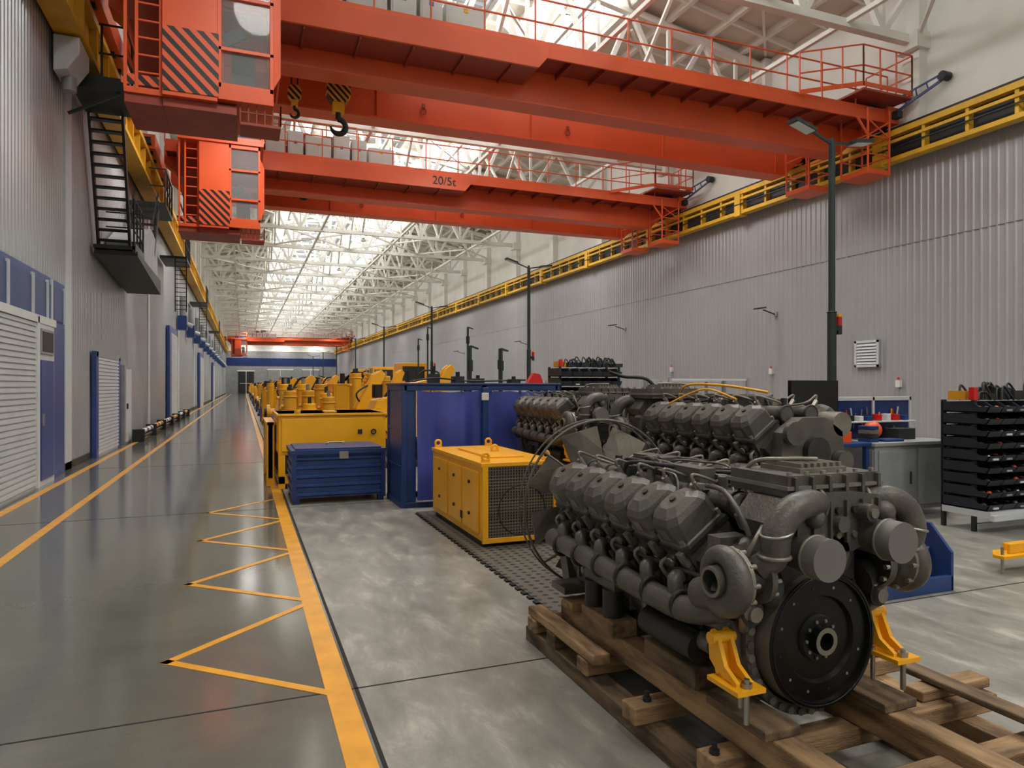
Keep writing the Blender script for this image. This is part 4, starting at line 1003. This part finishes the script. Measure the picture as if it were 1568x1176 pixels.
for (x,y) in ((6.0,3.9),(6.12,3.98),(6.5,3.9),(6.5,4.0)): b.cyl((x,y,0),(x,y,.2),.012,STEEL,n=12)
b.obj('yellow_mounting_bracket',.004)
b=B()
b.box(XR-.12,XR-.03,14.9,15.75,2.15,2.95,GREY); 
for i in range(7): b.prism([(XR-.13,14.98,2.24+i*.09),(XR-.16,14.98,2.24+i*.09),(XR-.125,14.98,2.3+i*.09)],(0,.69,0),LGREY)
b.box(XR-.15,XR-.12,14.9,14.97,2.15,2.95,LGREY); b.box(XR-.15,XR-.12,15.68,15.75,2.15,2.95,LGREY); b.box(XR-.15,XR-.12,14.9,15.75,2.88,2.95,LGREY); b.box(XR-.15,XR-.12,14.9,15.75,2.15,2.22,LGREY)
b.obj('vent_grille')
for (y,z) in ((19.2,4.2),(29.5,4.45),(42,4.4),(56,4.4)):
    b=B(); b.beam((XR-.04,y,z-.1),(XR-.6,y,z+.05),.035,.035,DARK); b.obox((XR-.75,y,z+.1),(.2,0,.03),(0,.1,0),(0,0,.025),POLE); b.box(XR-.09,XR-.03,y-.08,y+.08,z-.15,z,GREY); b.obj('flood_lamp')
b=B()
for (y,z) in ((14.2,1.55),(19.3,2.0),(25.4,2.2)):
    b.box(XR-.14,XR-.03,y,y+.14,z,z+.2,GREYW); b.cyl((XR-.1,y+.07,z+.2),(XR-.1,y+.07,z+.28),.03,REDB); b.cyl((XR-.06,y+.07,0.17),(XR-.06,y+.07,z),.012,GREY,n=12)
b.obj('switch_boxes')
for (x,y) in ((8.2,12.0),(10.0,15.0),(9.0,20)):
    b=B()
    for px in (x,x+2):
        for py in (y,y+.8): b.box(px-.03,px+.03,py-.03,py+.03,0,1.75,GREY)
    for z in (.4,1.0,1.7): b.box(x,x+2,y,y+.8,z,z+.04,LGREY)
    for i in range(6): b.cyl((x+.2+i*.3,y+.3,1.04),(x+.2+i*.3,y+.3,1.3),.1,GREYW if i%2 else ENGD)
    b.obj('parts_shelving')
# ---------------------------------------------------------------- lighting
w=bpy.data.worlds.new('world'); sc.world=w; w.use_nodes=True
bg=w.node_tree.nodes['Background']; bg.inputs[0].default_value=(.86,.93,1,1); bg.inputs[1].default_value=2.0
def area(name,loc,rot,sx,sy,P,col):
    l=bpy.data.lights.new(name,'AREA'); l.shape='RECTANGLE'; l.size=sx; l.size_y=sy; l.energy=P; l.color=col
    o=bpy.data.objects.new(name,l); o.location=loc; o.rotation_euler=rot; sc.collection.objects.link(o); return o
Lh=YB-YA; yc=(YA+YB)/2
def Pw(rad,A): return rad*math.pi*A
area('skylight_daylight_right',(12.2,yc,15.4),(0,math.radians(90),0),1.9,Lh,Pw(10,1.9*Lh),(.95,.98,1))
area('skylight_daylight_left',(1.8,yc,15.4),(0,math.radians(-90),0),1.9,Lh,Pw(15,1.9*Lh),(.95,.98,1))
area('added_roof_fill',(7,yc,16.42),(0,0,0),3.5,Lh,Pw(2.2,3.5*Lh),(.97,.99,1))  # added overhead fill below the closed lantern slab, not a known roof window
b=B(); pos=[]
for k,y in enumerate(T):
    if k%2==0:
        for x in (.3,7.1,13.6): pos.append((x,y+.25))
for (x,y) in pos:
    b.cyl((x,y,10.75),(x,y,10.85),.16,GREYW,n=16); b.cyl((x,y,10.85),(x,y,10.97),.07,GREY,n=12); b.beam((x,y,10.97),(x,y,11.1),.02,.02,GREY)
b.obj('added_spot_housings')  # made-up housings to go with the added spots
for (x,y) in pos:
    l=bpy.data.lights.new('added_spot_fill','SPOT'); l.energy=950; l.color=(1,.96,.91); l.spot_size=math.radians(165); l.spot_blend=1.0; l.shadow_soft_size=.5  # spots added to brighten floor and walls; no such lamps known in the hall
    o=bpy.data.objects.new('added_spot_fill',l); o.location=(x,y,10.2); sc.collection.objects.link(o)
# ---------------------------------------------------------------- camera
cam=bpy.data.cameras.new('camera'); co=bpy.data.objects.new('camera',cam); sc.collection.objects.link(co)
co.location=(0,0,1.6); co.rotation_euler=(math.radians(90),0,math.radians(-21.4)); cam.lens=24.1; cam.sensor_width=36; cam.clip_end=400; cam.clip_start=.05
cam.shift_y=.0013
sc.camera=co
sc.view_settings.view_transform='Standard'
